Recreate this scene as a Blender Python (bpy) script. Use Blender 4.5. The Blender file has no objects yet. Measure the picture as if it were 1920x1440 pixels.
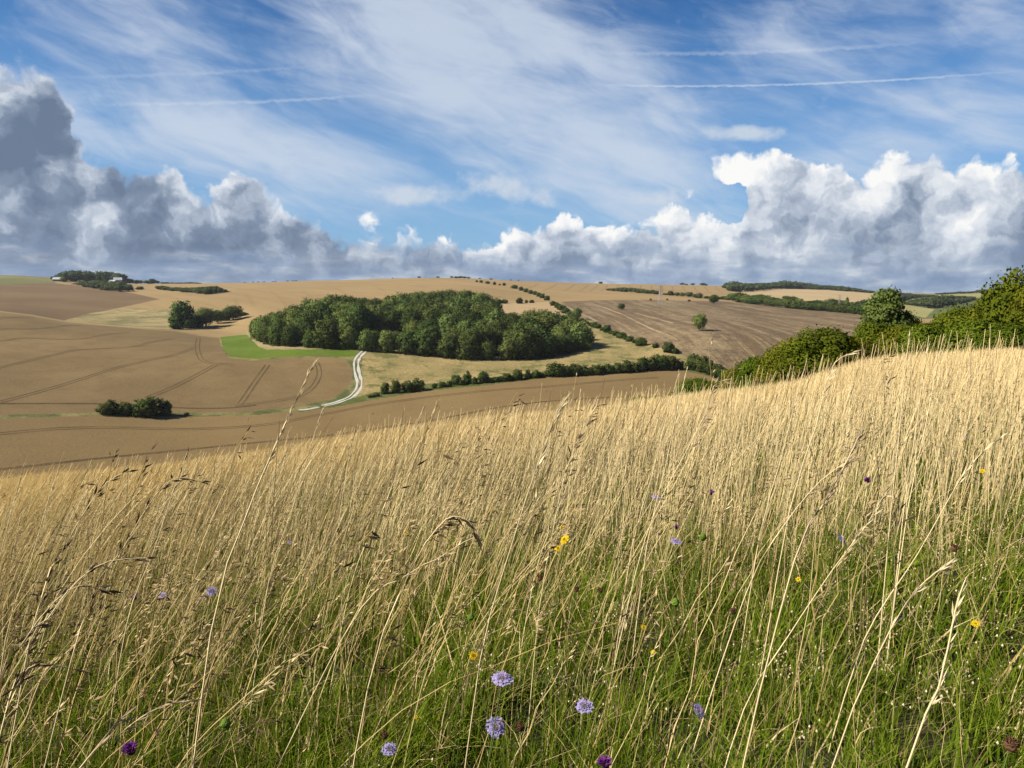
import bpy, math, random, time
import numpy as np
from mathutils import Vector, Matrix

T0 = time.time()
rng = np.random.default_rng(11)
random.seed(11)
scene = bpy.context.scene
COL = scene.collection
PI = math.pi

# ------------------------------------------------------------------ camera
F = 1440.0                         # focal length in photo pixels (photo 1920 x 1440)
TH = math.atan((720 - 530) / F)    # camera looks this much below the horizontal
CT, ST = math.cos(TH), math.sin(TH)
EYE = 0.92                         # eye height above the grass slope; the eye is the origin

cam_data = bpy.data.cameras.new('camera')
cam_data.sensor_width = 36.0
cam_data.lens = 36.0 * F / 1920.0
cam_data.clip_start = 0.05
cam_data.clip_end = 40000
cam = bpy.data.objects.new('camera', cam_data)
COL.objects.link(cam)
cam.location = (0, 0, 0)
cam.rotation_euler = (PI / 2 - TH, 0, 0)
scene.camera = cam


def ray(px, py):
    """photo pixel -> (azimuth, tangent of elevation)"""
    X = (np.asarray(px, float) - 960) / F
    Y = (720 - np.asarray(py, float)) / F
    dx = X
    dy = CT + Y * ST
    dz = -ST + Y * CT
    return np.arctan2(dx, dy), dz / np.hypot(dx, dy)


def project(x, y, z):
    x, y, z = (np.asarray(v, float) for v in (x, y, z))
    w = y * CT - z * ST
    v = y * ST + z * CT
    w = np.where(w > 1e-3, w, 1e-3)
    return 960 + F * x / w, 720 - F * v / w


# ------------------------------------------------------------------ terrain
def pchip_slopes(x, y):
    """x, y arrays (..., K) -> Fritsch-Carlson slopes"""
    h = np.diff(x, axis=-1)
    d = np.diff(y, axis=-1) / h
    m = np.zeros_like(y)
    w1 = 2 * h[..., 1:] + h[..., :-1]
    w2 = h[..., 1:] + 2 * h[..., :-1]
    with np.errstate(divide='ignore', invalid='ignore'):
        hm = (w1 + w2) / (w1 / d[..., :-1] + w2 / d[..., 1:])
    same = d[..., :-1] * d[..., 1:] > 0
    m[..., 1:-1] = np.where(same, hm, 0)
    m[..., 0] = d[..., 0]
    m[..., -1] = d[..., -1]
    return m


def hermite(x0, x1, y0, y1, m0, m1, x):
    h = x1 - x0
    t = (x - x0) / h
    t2, t3 = t * t, t * t * t
    return (2*t3 - 3*t2 + 1) * y0 + (t3 - 2*t2 + t) * h * m0 + (-2*t3 + 3*t2) * y1 + (t3 - t2) * h * m1


# rows of the land from near to far.  ('p', px, py, D): seen at that photo pixel at distance D;
# ('z', px, D, z): known height where the land is hidden
ROWS = [
    # brow of the grass hill
    [('p',-500,978,70),('p',-250,952,70),('p',0,920,70),('p',250,895,68),('p',500,860,66),('p',700,827,64),
     ('p',900,800,62),('p',1100,780,60),('p',1200,768,58),('p',1330,751,55),('p',1480,734,50),('p',1640,693,48),
     ('p',1750,685,46),('p',1920,677,46),('p',2300,655,46)],
    # foot of the steep scarp
    [('z',-500,160,-48),('z',0,158,-46),('z',400,155,-42),('z',700,150,-37),('z',960,146,-32),('z',1200,140,-28),('z',1330,130,-23),
     ('z',1480,120,-19),('z',1640,115,-16),('z',1920,110,-13),('z',2300,110,-12)],
    [('z',-500,216,-56),('z',0,214,-56),('z',400,225,-54.5),('z',700,245,-52.5),('z',960,265,-49),('z',1200,280,-46),('z',1330,285,-44),
     ('z',1480,280,-40),('z',1640,270,-36),('z',1920,260,-32),('z',2300,260,-30)],
    # verge / hedge line between the two lower fields
    [('p',-500,790,300),('p',0,781,300),('p',200,778,302),('p',400,776,305),('p',600,762,312),('p',700,744,320),('p',850,722,334),
     ('p',1000,706,350),('p',1200,692,370),('p',1300,692,378),('p',1400,700,378),('p',1600,690,380),('p',1920,675,385),('p',2300,665,385)],
    [('p',-500,660,415),('p',0,655,415),('p',400,662,400),('p',640,660,392),('p',870,669,392),('p',1000,667,405),('p',1095,655,425),
     ('p',1180,650,435),('p',1312,618,470),('p',1500,628,485),('p',1650,615,520),('p',1920,605,560),('p',2300,600,560)],
    # crest of the left field, ground under the wood
    [('p',-500,575,570),('p',0,584,560),('p',130,604,540),('p',330,622,520),('p',420,633,500),('p',480,626,500),('p',640,608,520),
     ('p',870,606,545),('p',1000,608,545),('p',1095,612,540),('p',1200,598,580),('p',1312,592,600),('p',1450,594,650),('p',1600,588,720),
     ('p',1700,590,760),('p',1920,585,800),('p',2300,585,800)],
    [('p',-500,574,650),('p',0,583,640),('p',130,602,620),('p',330,617,590),('p',420,622,580),('p',480,608,585),('p',640,590,640),
     ('p',870,576,690),('p',1000,574,720),('p',1095,576,730),('p',1160,564,840),('p',1300,565,870),('p',1400,569,890),('p',1600,584,880),
     ('p',1700,588,900),('p',1920,580,950),('p',2300,580,950)],
    [('p',-500,552,900),('p',0,557,900),('p',150,562,880),('p',250,564,870),('p',400,560,850),('p',640,546,950),('p',870,540,1000),('p',1000,549,1000),
     ('p',1160,547,1150),('p',1300,551,1150),('p',1450,559,1200),('p',1620,565,1250),('p',1700,572,1250),('p',1760,572,1300),('p',1920,566,1300),('p',2300,566,1300)],
    # skyline
    [('p',-500,515,1600),('p',0,516,1600),('p',120,522,1650),('p',250,532,1500),('p',420,531,1400),('p',560,527,1450),('p',640,525.5,1480),
     ('p',800,521,1420),('p',870,522,1430),('p',960,526,1450),('p',1100,531,1700),('p',1250,534,1850),('p',1350,536,1850),('p',1440,541,1750),
     ('p',1560,544,1850),('p',1650,549,1950),('p',1750,553,2000),('p',1850,549,2100),('p',1920,548,2100),('p',2300,545,2100)],
    [('z',-500,2900,-25),('z',700,2900,-25),('z',1300,2900,-30),('z',2300,2900,-40)],
    [('z',-500,12000,-60),('z',2300,12000,-60)],
]
SLA, SLB = 0.128, 0.176            # rise of the near slope to the right, fall of it away from the eye
AZT = np.radians(np.arange(-180, 180.01, 0.1))
BACK = [(60, None), (130, 12.), (220, 18.), (320, 20.), (420, 22.), (540, 22.), (660, 22.), (950, 24.), (1600, 26.), (2900, 0.), (12000, -60.)]


def build_rows():
    D, Z = [], []
    for k, row in enumerate(ROWS):
        az, d, z = [], [], []
        for e in row:
            if e[0] == 'p':
                a, t = ray(e[1], e[2])
                az.append(float(a)); d.append(e[3]); z.append(float(t) * e[3])
            else:
                a, t = ray(e[1], 530)
                az.append(float(a)); d.append(e[2]); z.append(e[3])
        az, d, z = map(np.array, (az, d, z))
        bd, bz = BACK[k]
        xs, ds, zs = [], [], []
        for deg in (-180, -135, -95, 95, 135, 180):
            a = math.radians(deg)
            zz = (SLA * math.sin(a) - SLB * math.cos(a)) * bd if bz is None else bz + 0.1 * min(bd, 300) * math.sin(a)
            xs.append(a); ds.append(bd); zs.append(zz)
        az = np.concatenate([xs[:3], az, xs[3:]]); d = np.concatenate([ds[:3], d, ds[3:]]); z = np.concatenate([zs[:3], z, zs[3:]])
        out = []
        for v in (d, z):
            m = pchip_slopes(az, v)
            j = np.clip(np.searchsorted(az, AZT) - 1, 0, len(az) - 2)
            q = hermite(az[j], az[j+1], v[j], v[j+1], m[j], m[j+1], AZT)
            ker = np.exp(-0.5 * (np.arange(-20, 21) / 6.0) ** 2); ker /= ker.sum()
            q = np.convolve(np.pad(q, 20, mode='edge'), ker, 'valid')
            out.append(q)
        D.append(out[0]); Z.append(out[1])
    return np.stack(D, -1), np.stack(Z, -1)


ROWD, ROWZ = build_rows()


def vnoise(x, y, seed=0):
    """smooth value noise on the plane, -1..1"""
    xi = np.floor(x).astype(np.int64); yi = np.floor(y).astype(np.int64)
    fx = x - xi; fy = y - yi
    fx = fx*fx*(3-2*fx); fy = fy*fy*(3-2*fy)

    def h(i, j):
        n = (i * 374761393 + j * 668265263 + seed * 974634777) & 0xffffffff
        n = ((n ^ (n >> 13)) * 1274126177) & 0xffffffff
        return ((n ^ (n >> 16)) & 0xffff) / 32767.5 - 1.0
    a = h(xi, yi) * (1-fx) + h(xi+1, yi) * fx
    b = h(xi, yi+1) * (1-fx) + h(xi+1, yi+1) * fx
    return a * (1-fy) + b * fy


def height(x, y):
    x = np.asarray(x, float); y = np.asarray(y, float)
    shp = x.shape
    x = x.ravel(); y = y.ravel()
    out = np.empty(len(x))
    for s in range(0, len(x), 60000):
        xs, ys = x[s:s+60000], y[s:s+60000]
        az = np.arctan2(xs, ys); D = np.hypot(xs, ys)
        f = (az + PI) / (2*PI) * (len(AZT) - 1)
        i = np.clip(f.astype(int), 0, len(AZT) - 2); f = (f - i)[:, None]
        rd = ROWD[i] * (1-f) + ROWD[i+1] * f
        rz = ROWZ[i] * (1-f) + ROWZ[i+1] * f
        # the near slope: straight from the foot of the eye to the brow
        rd = np.concatenate([np.full((len(xs), 1), -1.0), np.zeros((len(xs), 1)), rd], 1)
        sl = (rz[:, :1] + EYE) / rd[:, 2:3]
        rz = np.concatenate([np.full((len(xs), 1), -EYE) - sl, np.full((len(xs), 1), -EYE), rz], 1)
        m = pchip_slopes(rd, rz)
        j = np.clip((rd < D[:, None]).sum(1) - 1, 0, rd.shape[1] - 2)
        r = np.arange(len(xs))
        z = hermite(rd[r, j], rd[r, j+1], rz[r, j], rz[r, j+1], m[r, j], m[r, j+1], np.minimum(D, rd[r, -1]))
        amp = np.clip((D - 240) / 200, 0, 1)
        z += amp * (0.5 * vnoise(xs/60, ys/60, 3) + 0.22 * vnoise(xs/19, ys/19, 5))
        amp2 = np.clip(1 - D/60, 0, 1)
        z += amp2 * (0.05 * vnoise(xs/2.3, ys/2.3, 8) + 0.02 * vnoise(xs/0.7, ys/0.7, 9)) * np.clip(D/2, 0, 1)
        out[s:s+60000] = z
    return out.reshape(shp)


RD = np.unique(np.concatenate([np.geomspace(0.4, 60, 120), np.arange(60, 200, 2), np.arange(200, 420, .7), np.arange(420, 900, 1.4),
                               np.arange(900, 2300, 4)]))


def locate(px, py, dmin=0.5, dmax=2300):
    """first point of the land met by the view ray, as (x, y, z, D)"""
    a, t = ray(px, py)
    a = float(a); t = float(t)
    d = RD[(RD >= dmin) & (RD <= dmax)]
    z = height(d * math.sin(a), d * math.cos(a)) - t * d
    k = np.where(z >= 0)[0]
    if len(k) == 0:
        i = int(np.argmax(z / d)); D = d[i]
    else:
        i = k[0]
        if i == 0:
            D = d[0]
        else:
            D = d[i-1] + (d[i]-d[i-1]) * (-z[i-1]) / (z[i] - z[i-1])
    x, y = D * math.sin(a), D * math.cos(a)
    return x, y, float(height(np.array([x]), np.array([y]))[0]), D


# ------------------------------------------------------------------ object helpers
def np_mesh(name, verts, faces, smooth=False, mats=(), midx=None, cols=None, uvs=None):
    """verts (N,3), faces: (M,3) or (M,4) array or list of such arrays"""
    if isinstance(faces, np.ndarray):
        faces = [faces]
    faces = [f for f in faces if len(f)]
    me = bpy.data.meshes.new(name)
    verts = np.asarray(verts, np.float32)
    me.vertices.add(len(verts))
    me.vertices.foreach_set('co', verts.ravel())
    loops = np.concatenate([np.asarray(f, np.int32).ravel() for f in faces])
    cnt = np.concatenate([np.full(len(f), f.shape[1], np.int32) for f in faces])
    start = np.concatenate([[0], np.cumsum(cnt)[:-1]]).astype(np.int32)
    me.loops.add(len(loops))
    me.loops.foreach_set('vertex_index', loops)
    me.polygons.add(len(cnt))
    me.polygons.foreach_set('loop_start', start)
    for m in mats:
        me.materials.append(m)
    if midx is not None:
        me.polygons.foreach_set('material_index', np.asarray(midx, np.int32))
    me.polygons.foreach_set('use_smooth', np.full(len(cnt), bool(smooth)))
    if cols is not None:
        for nm, c in cols.items():
            c = np.asarray(c, np.float32)
            if c.ndim == 1:
                at = me.attributes.new(nm, 'FLOAT', 'POINT'); at.data.foreach_set('value', c)
            else:
                if c.shape[1] == 3:
                    c = np.concatenate([c, np.ones((len(c), 1), np.float32)], 1)
                at = me.attributes.new(nm, 'FLOAT_COLOR', 'POINT'); at.data.foreach_set('color', c.ravel())
    me.update(calc_edges=True)
    return me


def link(name, me, parent=None, loc=None):
    o = bpy.data.objects.new(name, me)
    COL.objects.link(o)
    if parent is not None:
        o.parent = parent
    if loc is not None:
        o.location = loc
    return o


def tag(o, label=None, cat=None, group=None, kind=None):
    if label: o['label'] = label
    if cat: o['category'] = cat
    if group: o['group'] = group
    if kind: o['kind'] = kind
    return o


def empty(name, loc, rz=0.0, scale=1.0):
    o = bpy.data.objects.new(name, None)
    o.empty_display_size = 0.2
    COL.objects.link(o)
    o.location = loc
    o.rotation_euler = (0, 0, rz)
    o.scale = (scale,)*3 if np.isscalar(scale) else scale
    return o


def ordinal(n):
    small = ['first','second','third','fourth','fifth','sixth','seventh','eighth','ninth','tenth','eleventh','twelfth','thirteenth',
             'fourteenth','fifteenth','sixteenth','seventeenth','eighteenth','nineteenth','twentieth']
    if n <= 20: return small[n-1]
    tens = {2: 'twenty', 3: 'thirty', 4: 'forty', 5: 'fifty', 6: 'sixty'}
    if n % 10 == 0: return {30: 'thirtieth', 40: 'fortieth', 50: 'fiftieth', 60: 'sixtieth'}[n]
    return tens[n//10] + '-' + small[n % 10 - 1]


# ------------------------------------------------------------------ materials
class NT:
    """small expression builder over a node tree"""
    def __init__(self, tree):
        self.t = tree
        self.n = tree.nodes
        self.l = tree.links

    def new(self, typ, **kw):
        n = self.n.new(typ)
        for k, v in kw.items():
            setattr(n, k, v)
        return n

    def put(self, sock, v):
        if isinstance(v, bpy.types.NodeSocket):
            self.l.new(v, sock)
        elif v is not None:
            if hasattr(sock.default_value, '__len__') and not hasattr(v, '__len__'):
                v = (v,) * len(sock.default_value)
            if hasattr(v, '__len__') and len(v) == 3 and len(sock.default_value) == 4:
                v = tuple(v) + (1.0,)
            sock.default_value = v

    def m(self, op, a, b=None, c=None, clamp=False):
        n = self.new('ShaderNodeMath', operation=op, use_clamp=clamp)
        self.put(n.inputs[0], a)
        if b is not None: self.put(n.inputs[1], b)
        if c is not None: self.put(n.inputs[2], c)
        return n.outputs[0]

    def add(self, a, b): return self.m('ADD', a, b)
    def sub(self, a, b): return self.m('SUBTRACT', a, b)
    def mul(self, a, b): return self.m('MULTIPLY', a, b)
    def mad(self, a, b, c): return self.m('MULTIPLY_ADD', a, b, c)

    def v(self, op, a, b=None, c=None):
        n = self.new('ShaderNodeVectorMath', operation=op)
        self.put(n.inputs[0], a)
        if b is not None: self.put(n.inputs[1], b)
        if c is not None: self.put(n.inputs[2], c)
        return n.outputs['Value'] if op in ('LENGTH', 'DOT_PRODUCT', 'DISTANCE') else n.outputs['Vector']

    def comb(self, x, y, z=0.0):
        n = self.new('ShaderNodeCombineXYZ')
        self.put(n.inputs[0], x); self.put(n.inputs[1], y); self.put(n.inputs[2], z)
        return n.outputs[0]

    def noise(self, vec, scale, detail=4, rough=0.55, dist=0.0, dims='3D', lac=2.0):
        n = self.new('ShaderNodeTexNoise', noise_dimensions=dims)
        self.put(n.inputs['Vector'], vec)
        n.inputs['Scale'].default_value = scale
        n.inputs['Detail'].default_value = detail
        n.inputs['Roughness'].default_value = rough
        n.inputs['Lacunarity'].default_value = lac
        n.inputs['Distortion'].default_value = dist
        return n.outputs['Fac'] if 'Fac' in n.outputs else n.outputs[0]

    def smooth(self, x, lo, hi, a=0.0, b=1.0):
        n = self.new('ShaderNodeMapRange', interpolation_type='SMOOTHSTEP')
        self.put(n.inputs['Value'], x)
        for i, q in zip((1, 2, 3, 4), (lo, hi, a, b)):
            self.put(n.inputs[i], q)
        return n.outputs[0]

    def lin(self, x, lo, hi, a=0.0, b=1.0):
        n = self.new('ShaderNodeMapRange', interpolation_type='LINEAR')
        self.put(n.inputs['Value'], x)
        for i, q in zip((1, 2, 3, 4), (lo, hi, a, b)):
            self.put(n.inputs[i], q)
        return n.outputs[0]

    def mix(self, f, a, b, blend='MIX'):
        n = self.new('ShaderNodeMix', data_type='RGBA', blend_type=blend, clamp_factor=True)
        self.put(n.inputs[0], f); self.put(n.inputs[6], a); self.put(n.inputs[7], b)
        return n.outputs[2]

    def ramp(self, f, stops, interp='LINEAR'):
        n = self.new('ShaderNodeValToRGB')
        n.color_ramp.interpolation = interp
        el = n.color_ramp.elements
        while len(el) > 1: el.remove(el[-1])
        el[0].position = stops[0][0]; el[0].color = tuple(stops[0][1]) + (1,)
        for p, c in stops[1:]:
            e = el.new(p); e.color = tuple(c) + (1,)
        self.put(n.inputs[0], f)
        return n.outputs[0]

    def curve(self, x, pts, x0, x1, y0, y1):
        """piecewise curve given as points (x, y); x outside is clamped"""
        u = self.lin(x, x0, x1)
        n = self.new('ShaderNodeFloatCurve')
        cm = n.mapping
        c = cm.curves[0]
        ps = [((min(max(a, x0), x1) - x0) / (x1 - x0), (b - y0) / (y1 - y0)) for a, b in pts]
        while len(c.points) < len(ps): c.points.new(0.5, 0.5)
        for p, (a, b) in zip(c.points, ps):
            p.location = (a, b); p.handle_type = 'VECTOR'
        cm.use_clip = False
        cm.update()
        n.inputs['Factor'].default_value = 1.0
        self.l.new(u, n.inputs['Value'])
        return self.mad(n.outputs[0], y1 - y0, y0)

    def attr(self, name, kind='GEOMETRY'):
        n = self.new('ShaderNodeAttribute', attribute_type=kind, attribute_name=name)
        return n

    def objco(self): return self.new('ShaderNodeTexCoord').outputs['Object']
    def pos(self): return self.new('ShaderNodeNewGeometry').outputs['Position']


def material(name, rough=0.9, spec=0.2):
    m = bpy.data.materials.new(name)
    m.use_nodes = True
    t = NT(m.node_tree)
    b = m.node_tree.nodes['Principled BSDF']
    b.inputs['Roughness'].default_value = rough
    b.inputs['Specular IOR Level'].default_value = spec
    return m, t, b


def leafy(name, colour_fn, trans=0.35, rough=0.6, tint=(1.0, 1.05, 0.6)):
    """leaf / blade material: diffuse + translucent, colour from colour_fn(nt)"""
    m = bpy.data.materials.new(name)
    m.use_nodes = True
    t = NT(m.node_tree)
    for n in list(t.n):
        if n.type != 'OUTPUT_MATERIAL': t.n.remove(n)
    out = [n for n in t.n if n.type == 'OUTPUT_MATERIAL'][0]
    c = colour_fn(t)
    d = t.new('ShaderNodeBsdfDiffuse'); t.put(d.inputs['Color'], c)
    tr = t.new('ShaderNodeBsdfTranslucent')
    tc = t.mix(1.0, c, tint, 'MULTIPLY'); t.put(tr.inputs['Color'], tc)
    mx = t.new('ShaderNodeMixShader'); mx.inputs[0].default_value = trans
    t.l.new(d.outputs[0], mx.inputs[1]); t.l.new(tr.outputs[0], mx.inputs[2])
    last = mx.outputs[0]
    if rough < 1:
        g = t.new('ShaderNodeBsdfGlossy'); g.inputs['Roughness'].default_value = rough
        g.inputs['Color'].default_value = (1, 1, 1, 1)
        mg = t.new('ShaderNodeMixShader'); mg.inputs[0].default_value = 0.03
        t.l.new(last, mg.inputs[1]); t.l.new(g.outputs[0], mg.inputs[2])
        last = mg.outputs[0]
    t.l.new(last, out.inputs['Surface'])
    return m
# ------------------------------------------------------------------ the land, cut into fields
def inpoly(px, py, poly):
    poly = np.asarray(poly, float)
    inside = np.zeros(px.shape, bool)
    x0, y0 = poly[-1]
    for x1, y1 in poly:
        c = (y0 > py) != (y1 > py)
        if y1 != y0:
            inside ^= c & (px < (x1 - x0) * (py - y0) / (y1 - y0) + x0)
        x0, y0 = x1, y1
    return inside


VERGE_TOP = [(-300,785),(0,785),(190,779),(350,781),(480,778),(560,769),(640,756),(700,745),(800,729),(920,718),(1035,704),(1110,701),(1197,693),
             (1272,691),(1310,697),(1345,708),(1420,735)]
FIELDS = [  # name, outline on the photo, nearest and farthest distance
    ('lower_field', VERGE_TOP + [(1420,900),(900,1000),(-300,1000)], 150, 420),
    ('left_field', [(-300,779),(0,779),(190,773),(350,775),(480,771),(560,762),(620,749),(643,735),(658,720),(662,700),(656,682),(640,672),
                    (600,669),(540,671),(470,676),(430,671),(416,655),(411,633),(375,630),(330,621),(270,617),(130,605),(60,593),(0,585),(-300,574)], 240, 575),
    ('rough_pasture', [(692,653),(800,660),(960,670),(1100,655),(1100,610),(1075,588),(1090,585),(1130,608),(1200,635),(1262,660),(1300,672),(1345,690),
                       (1345,704),(1300,694),(1272,688),(1197,690),(1110,698),(1035,701),(920,714),(800,725),(700,741),(655,751),(676,735),(682,715),(677,692),(680,670)], 240, 640),
    ('hedge_bank', [(560,768),(640,753),(700,736),(800,720),(920,709),(1035,694),(1110,691),(1197,683),(1272,681),(1310,686),(1345,696),(1352,712),(1310,700.5),(1272,694),(1197,696),(1110,704),(1035,707),(920,721.5),(800,733),(700,749.5),(640,761),(560,773)], 240, 460),
    ('wood_belt', [(455,626),(470,618),(490,632),(510,642),(560,648),(660,650),(692,652),(668,657),(640,653),(560,655),(500,655),(485,650),(475,640)], 240, 640),
    ('woodland_floor', [(472,622),(500,642),(560,648),(660,650),(720,655),(800,661),(870,670),(960,671),(1040,664),(1098,654),(1098,616),(1060,590),(1000,590),
                        (930,585),(860,570),(640,585),(540,600)], 300, 900),
    ('clearing_grass', [(690,612),(715,598),(760,602),(765,615),(735,622),(700,622)], 300, 900),
    ('clover_field', [(413,632),(440,629),(462,627),(475,640),(485,650),(500,656),(560,656),(640,654),(666,657),(672,662),(664,668),(640,669),(590,667),(540,669),
                      (480,673),(430,669),(418,653)], 240, 640),
    ('stubble_strip', [(925,583),(935,569),(1035,566),(1050,572),(1066,588),(1080,600),(1000,600)], 560, 1000),
    ('ploughed_field', [(1052,566),(1110,563),(1210,562),(1300,564),(1347,565),(1407,569),(1490,579),(1602,588),(1640,600),(1640,760),(1370,760),(1352,700),(1300,672),
                        (1255,655),(1185,632),(1130,611),(1090,595),(1064,578)], 330, 905),
    ('fallow_field', [(-300,531),(0,533),(100,531),(140,535),(250,550),(300,561),(215,579),(130,598),(120,601),(60,590),(0,583),(-300,571)], 560, 1400),
    ('high_pasture', [(-300,505),(0,512),(80,518),(104,523),(104,531),(50,532),(0,533),(-300,533)], 900, 1750),
    ('scrub_pasture', [(128,600),(170,587),(240,578),(330,580),(395,578),(450,583),(462,588),(440,597),(370,610),(340,620),(310,618),(270,616),(200,609)], 480, 900),
    ('pale_field', [(1385,549),(1457,542),(1557,544),(1645,550),(1645,566),(1560,566),(1440,561),(1385,553)], 1000, 2000),
    ('distant_pasture', [(1650,610),(1640,566),(1660,550),(1760,548),(1850,543),(2300,540),(2300,640),(1700,640)], 640, 2100),
    ('hay_field', [(1672,571),(1712,560),(1760,553),(1850,549),(1960,546),(1960,556),(1850,557),(1770,562),(1720,566),(1700,571),(1752,580),(1735,596),(1690,586)], 640, 2100),
]

az = np.radians(np.concatenate([np.arange(-180, -40, 4), np.arange(-40, 40, 0.06), np.arange(40, 180.1, 4)]))
Dg = np.concatenate([[0.0], np.geomspace(0.35, 40, 60), np.arange(41, 80, 1.5), np.arange(80, 200, 4), np.arange(200, 430, 1.3), np.arange(430, 900, 2.4),
                     np.arange(900, 2250, 8), np.geomspace(2270, 3000, 10)])
NA, ND = len(az), len(Dg)
GX = (np.sin(az)[:, None] * Dg[None]).ravel(); GY = (np.cos(az)[:, None] * Dg[None]).ravel()
GZ = height(GX, GY)
ii, jj = np.meshgrid(np.arange(NA - 1), np.arange(ND - 1), indexing='ij')
ii = ii.ravel(); jj = jj.ravel()
quad = np.stack([ii*ND + jj, ii*ND + jj + 1, (ii+1)*ND + jj + 1, (ii+1)*ND + jj], 1)
fc = lambda A: A[quad].mean(1)
fx, fy, fz = fc(GX), fc(GY), fc(GZ)
fD = np.hypot(fx, fy); fa = np.arctan2(fx, fy)
ppx, ppy = project(fx, fy, fz)
front = np.abs(fa) < math.radians(42)
ai = np.clip(((fa + PI) / (2*PI) * (len(AZT)-1)).astype(int), 0, len(AZT)-1)
cls = np.zeros(len(fx), int)                   # 0 = grass hillside
NAMES = ['grass_hillside', 'upper_field', 'far_downs', 'meadow_turf']
cls[fD > ROWD[ai, 1]*1.12] = 2
cls[(fD > ROWD[ai, 1]*1.12) & front & (fD < ROWD[ai, 8]*1.25)] = 1
cls[(cls == 0) & (fD < 13 + np.where(front, 3.5*vnoise(fx/2.0, fy/2.0, 71) + 2*vnoise(fx/0.6, fy/0.6, 72), 0))] = 3
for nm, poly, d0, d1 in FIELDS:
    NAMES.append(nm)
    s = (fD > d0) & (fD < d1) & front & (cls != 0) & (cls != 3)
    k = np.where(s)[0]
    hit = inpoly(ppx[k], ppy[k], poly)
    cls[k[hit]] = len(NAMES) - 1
# the strip between the two lower fields which no outline claims is rough verge
NAMES.append('field_verge')
s = (cls == 1) & (fD < 430) & (ppx < 1420)
cls[s] = len(NAMES) - 1


def field_mat(name, base, alt, scale=0.02, grain=1.2, contrast=0.5, streak=None, fleck=0.25, alt2=None, alt2_amt=0.0):
    m, t, b = material(name, 0.95, 0.1)
    p = t.objco()
    big = t.noise(p, scale, 5, 0.6)
    fac = t.smooth(big, 0.5 - 0.25/contrast*0.5, 0.5 + 0.25/contrast*0.5)
    c = t.mix(fac, base, alt)
    if streak:
        ang, sx, sy, amt, col = streak
        mp = t.new('ShaderNodeMapping'); mp.vector_type = 'TEXTURE'
        mp.inputs['Rotation'].default_value = (0, 0, ang)
        t.l.new(p, mp.inputs['Vector'])
        q = t.v('MULTIPLY', mp.outputs[0], (sx, sy, 0.02))
        n = t.noise(q, 1.0, 6, 0.66, 0.08)
        c = t.mix(t.smooth(n, 0.44, 0.62, 0, amt), c, col)
    if alt2 is not None:
        n2 = t.noise(p, 0.09, 6, 0.68)
        c = t.mix(t.smooth(n2, 0.47, 0.63, 0, alt2_amt), c, alt2)
    g = t.noise(p, grain, 4, 0.75)
    c = t.mix(t.lin(g, 0.28, 0.72), t.mix(1.0, c, (1-fleck,)*3, 'MULTIPLY'), t.mix(1.0, c, (1+fleck*0.8,)*3, 'MULTIPLY'))
    t.put(b.inputs['Base Color'], t.mix(1.0, c, (0.70,)*3, 'MULTIPLY'))
    bm = t.new('ShaderNodeBump'); bm.inputs['Strength'].default_value = 0.35; bm.inputs['Distance'].default_value = 0.5
    t.put(bm.inputs['Height'], t.noise(p, 0.9, 4, 0.7))
    t.l.new(bm.outputs[0], b.inputs['Normal'])
    return m


def heading(p1, p2, dmin=240):
    a = locate(*p1, dmin); c = locate(*p2, dmin)
    return math.atan2(c[1]-a[1], c[0]-a[0])


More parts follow.
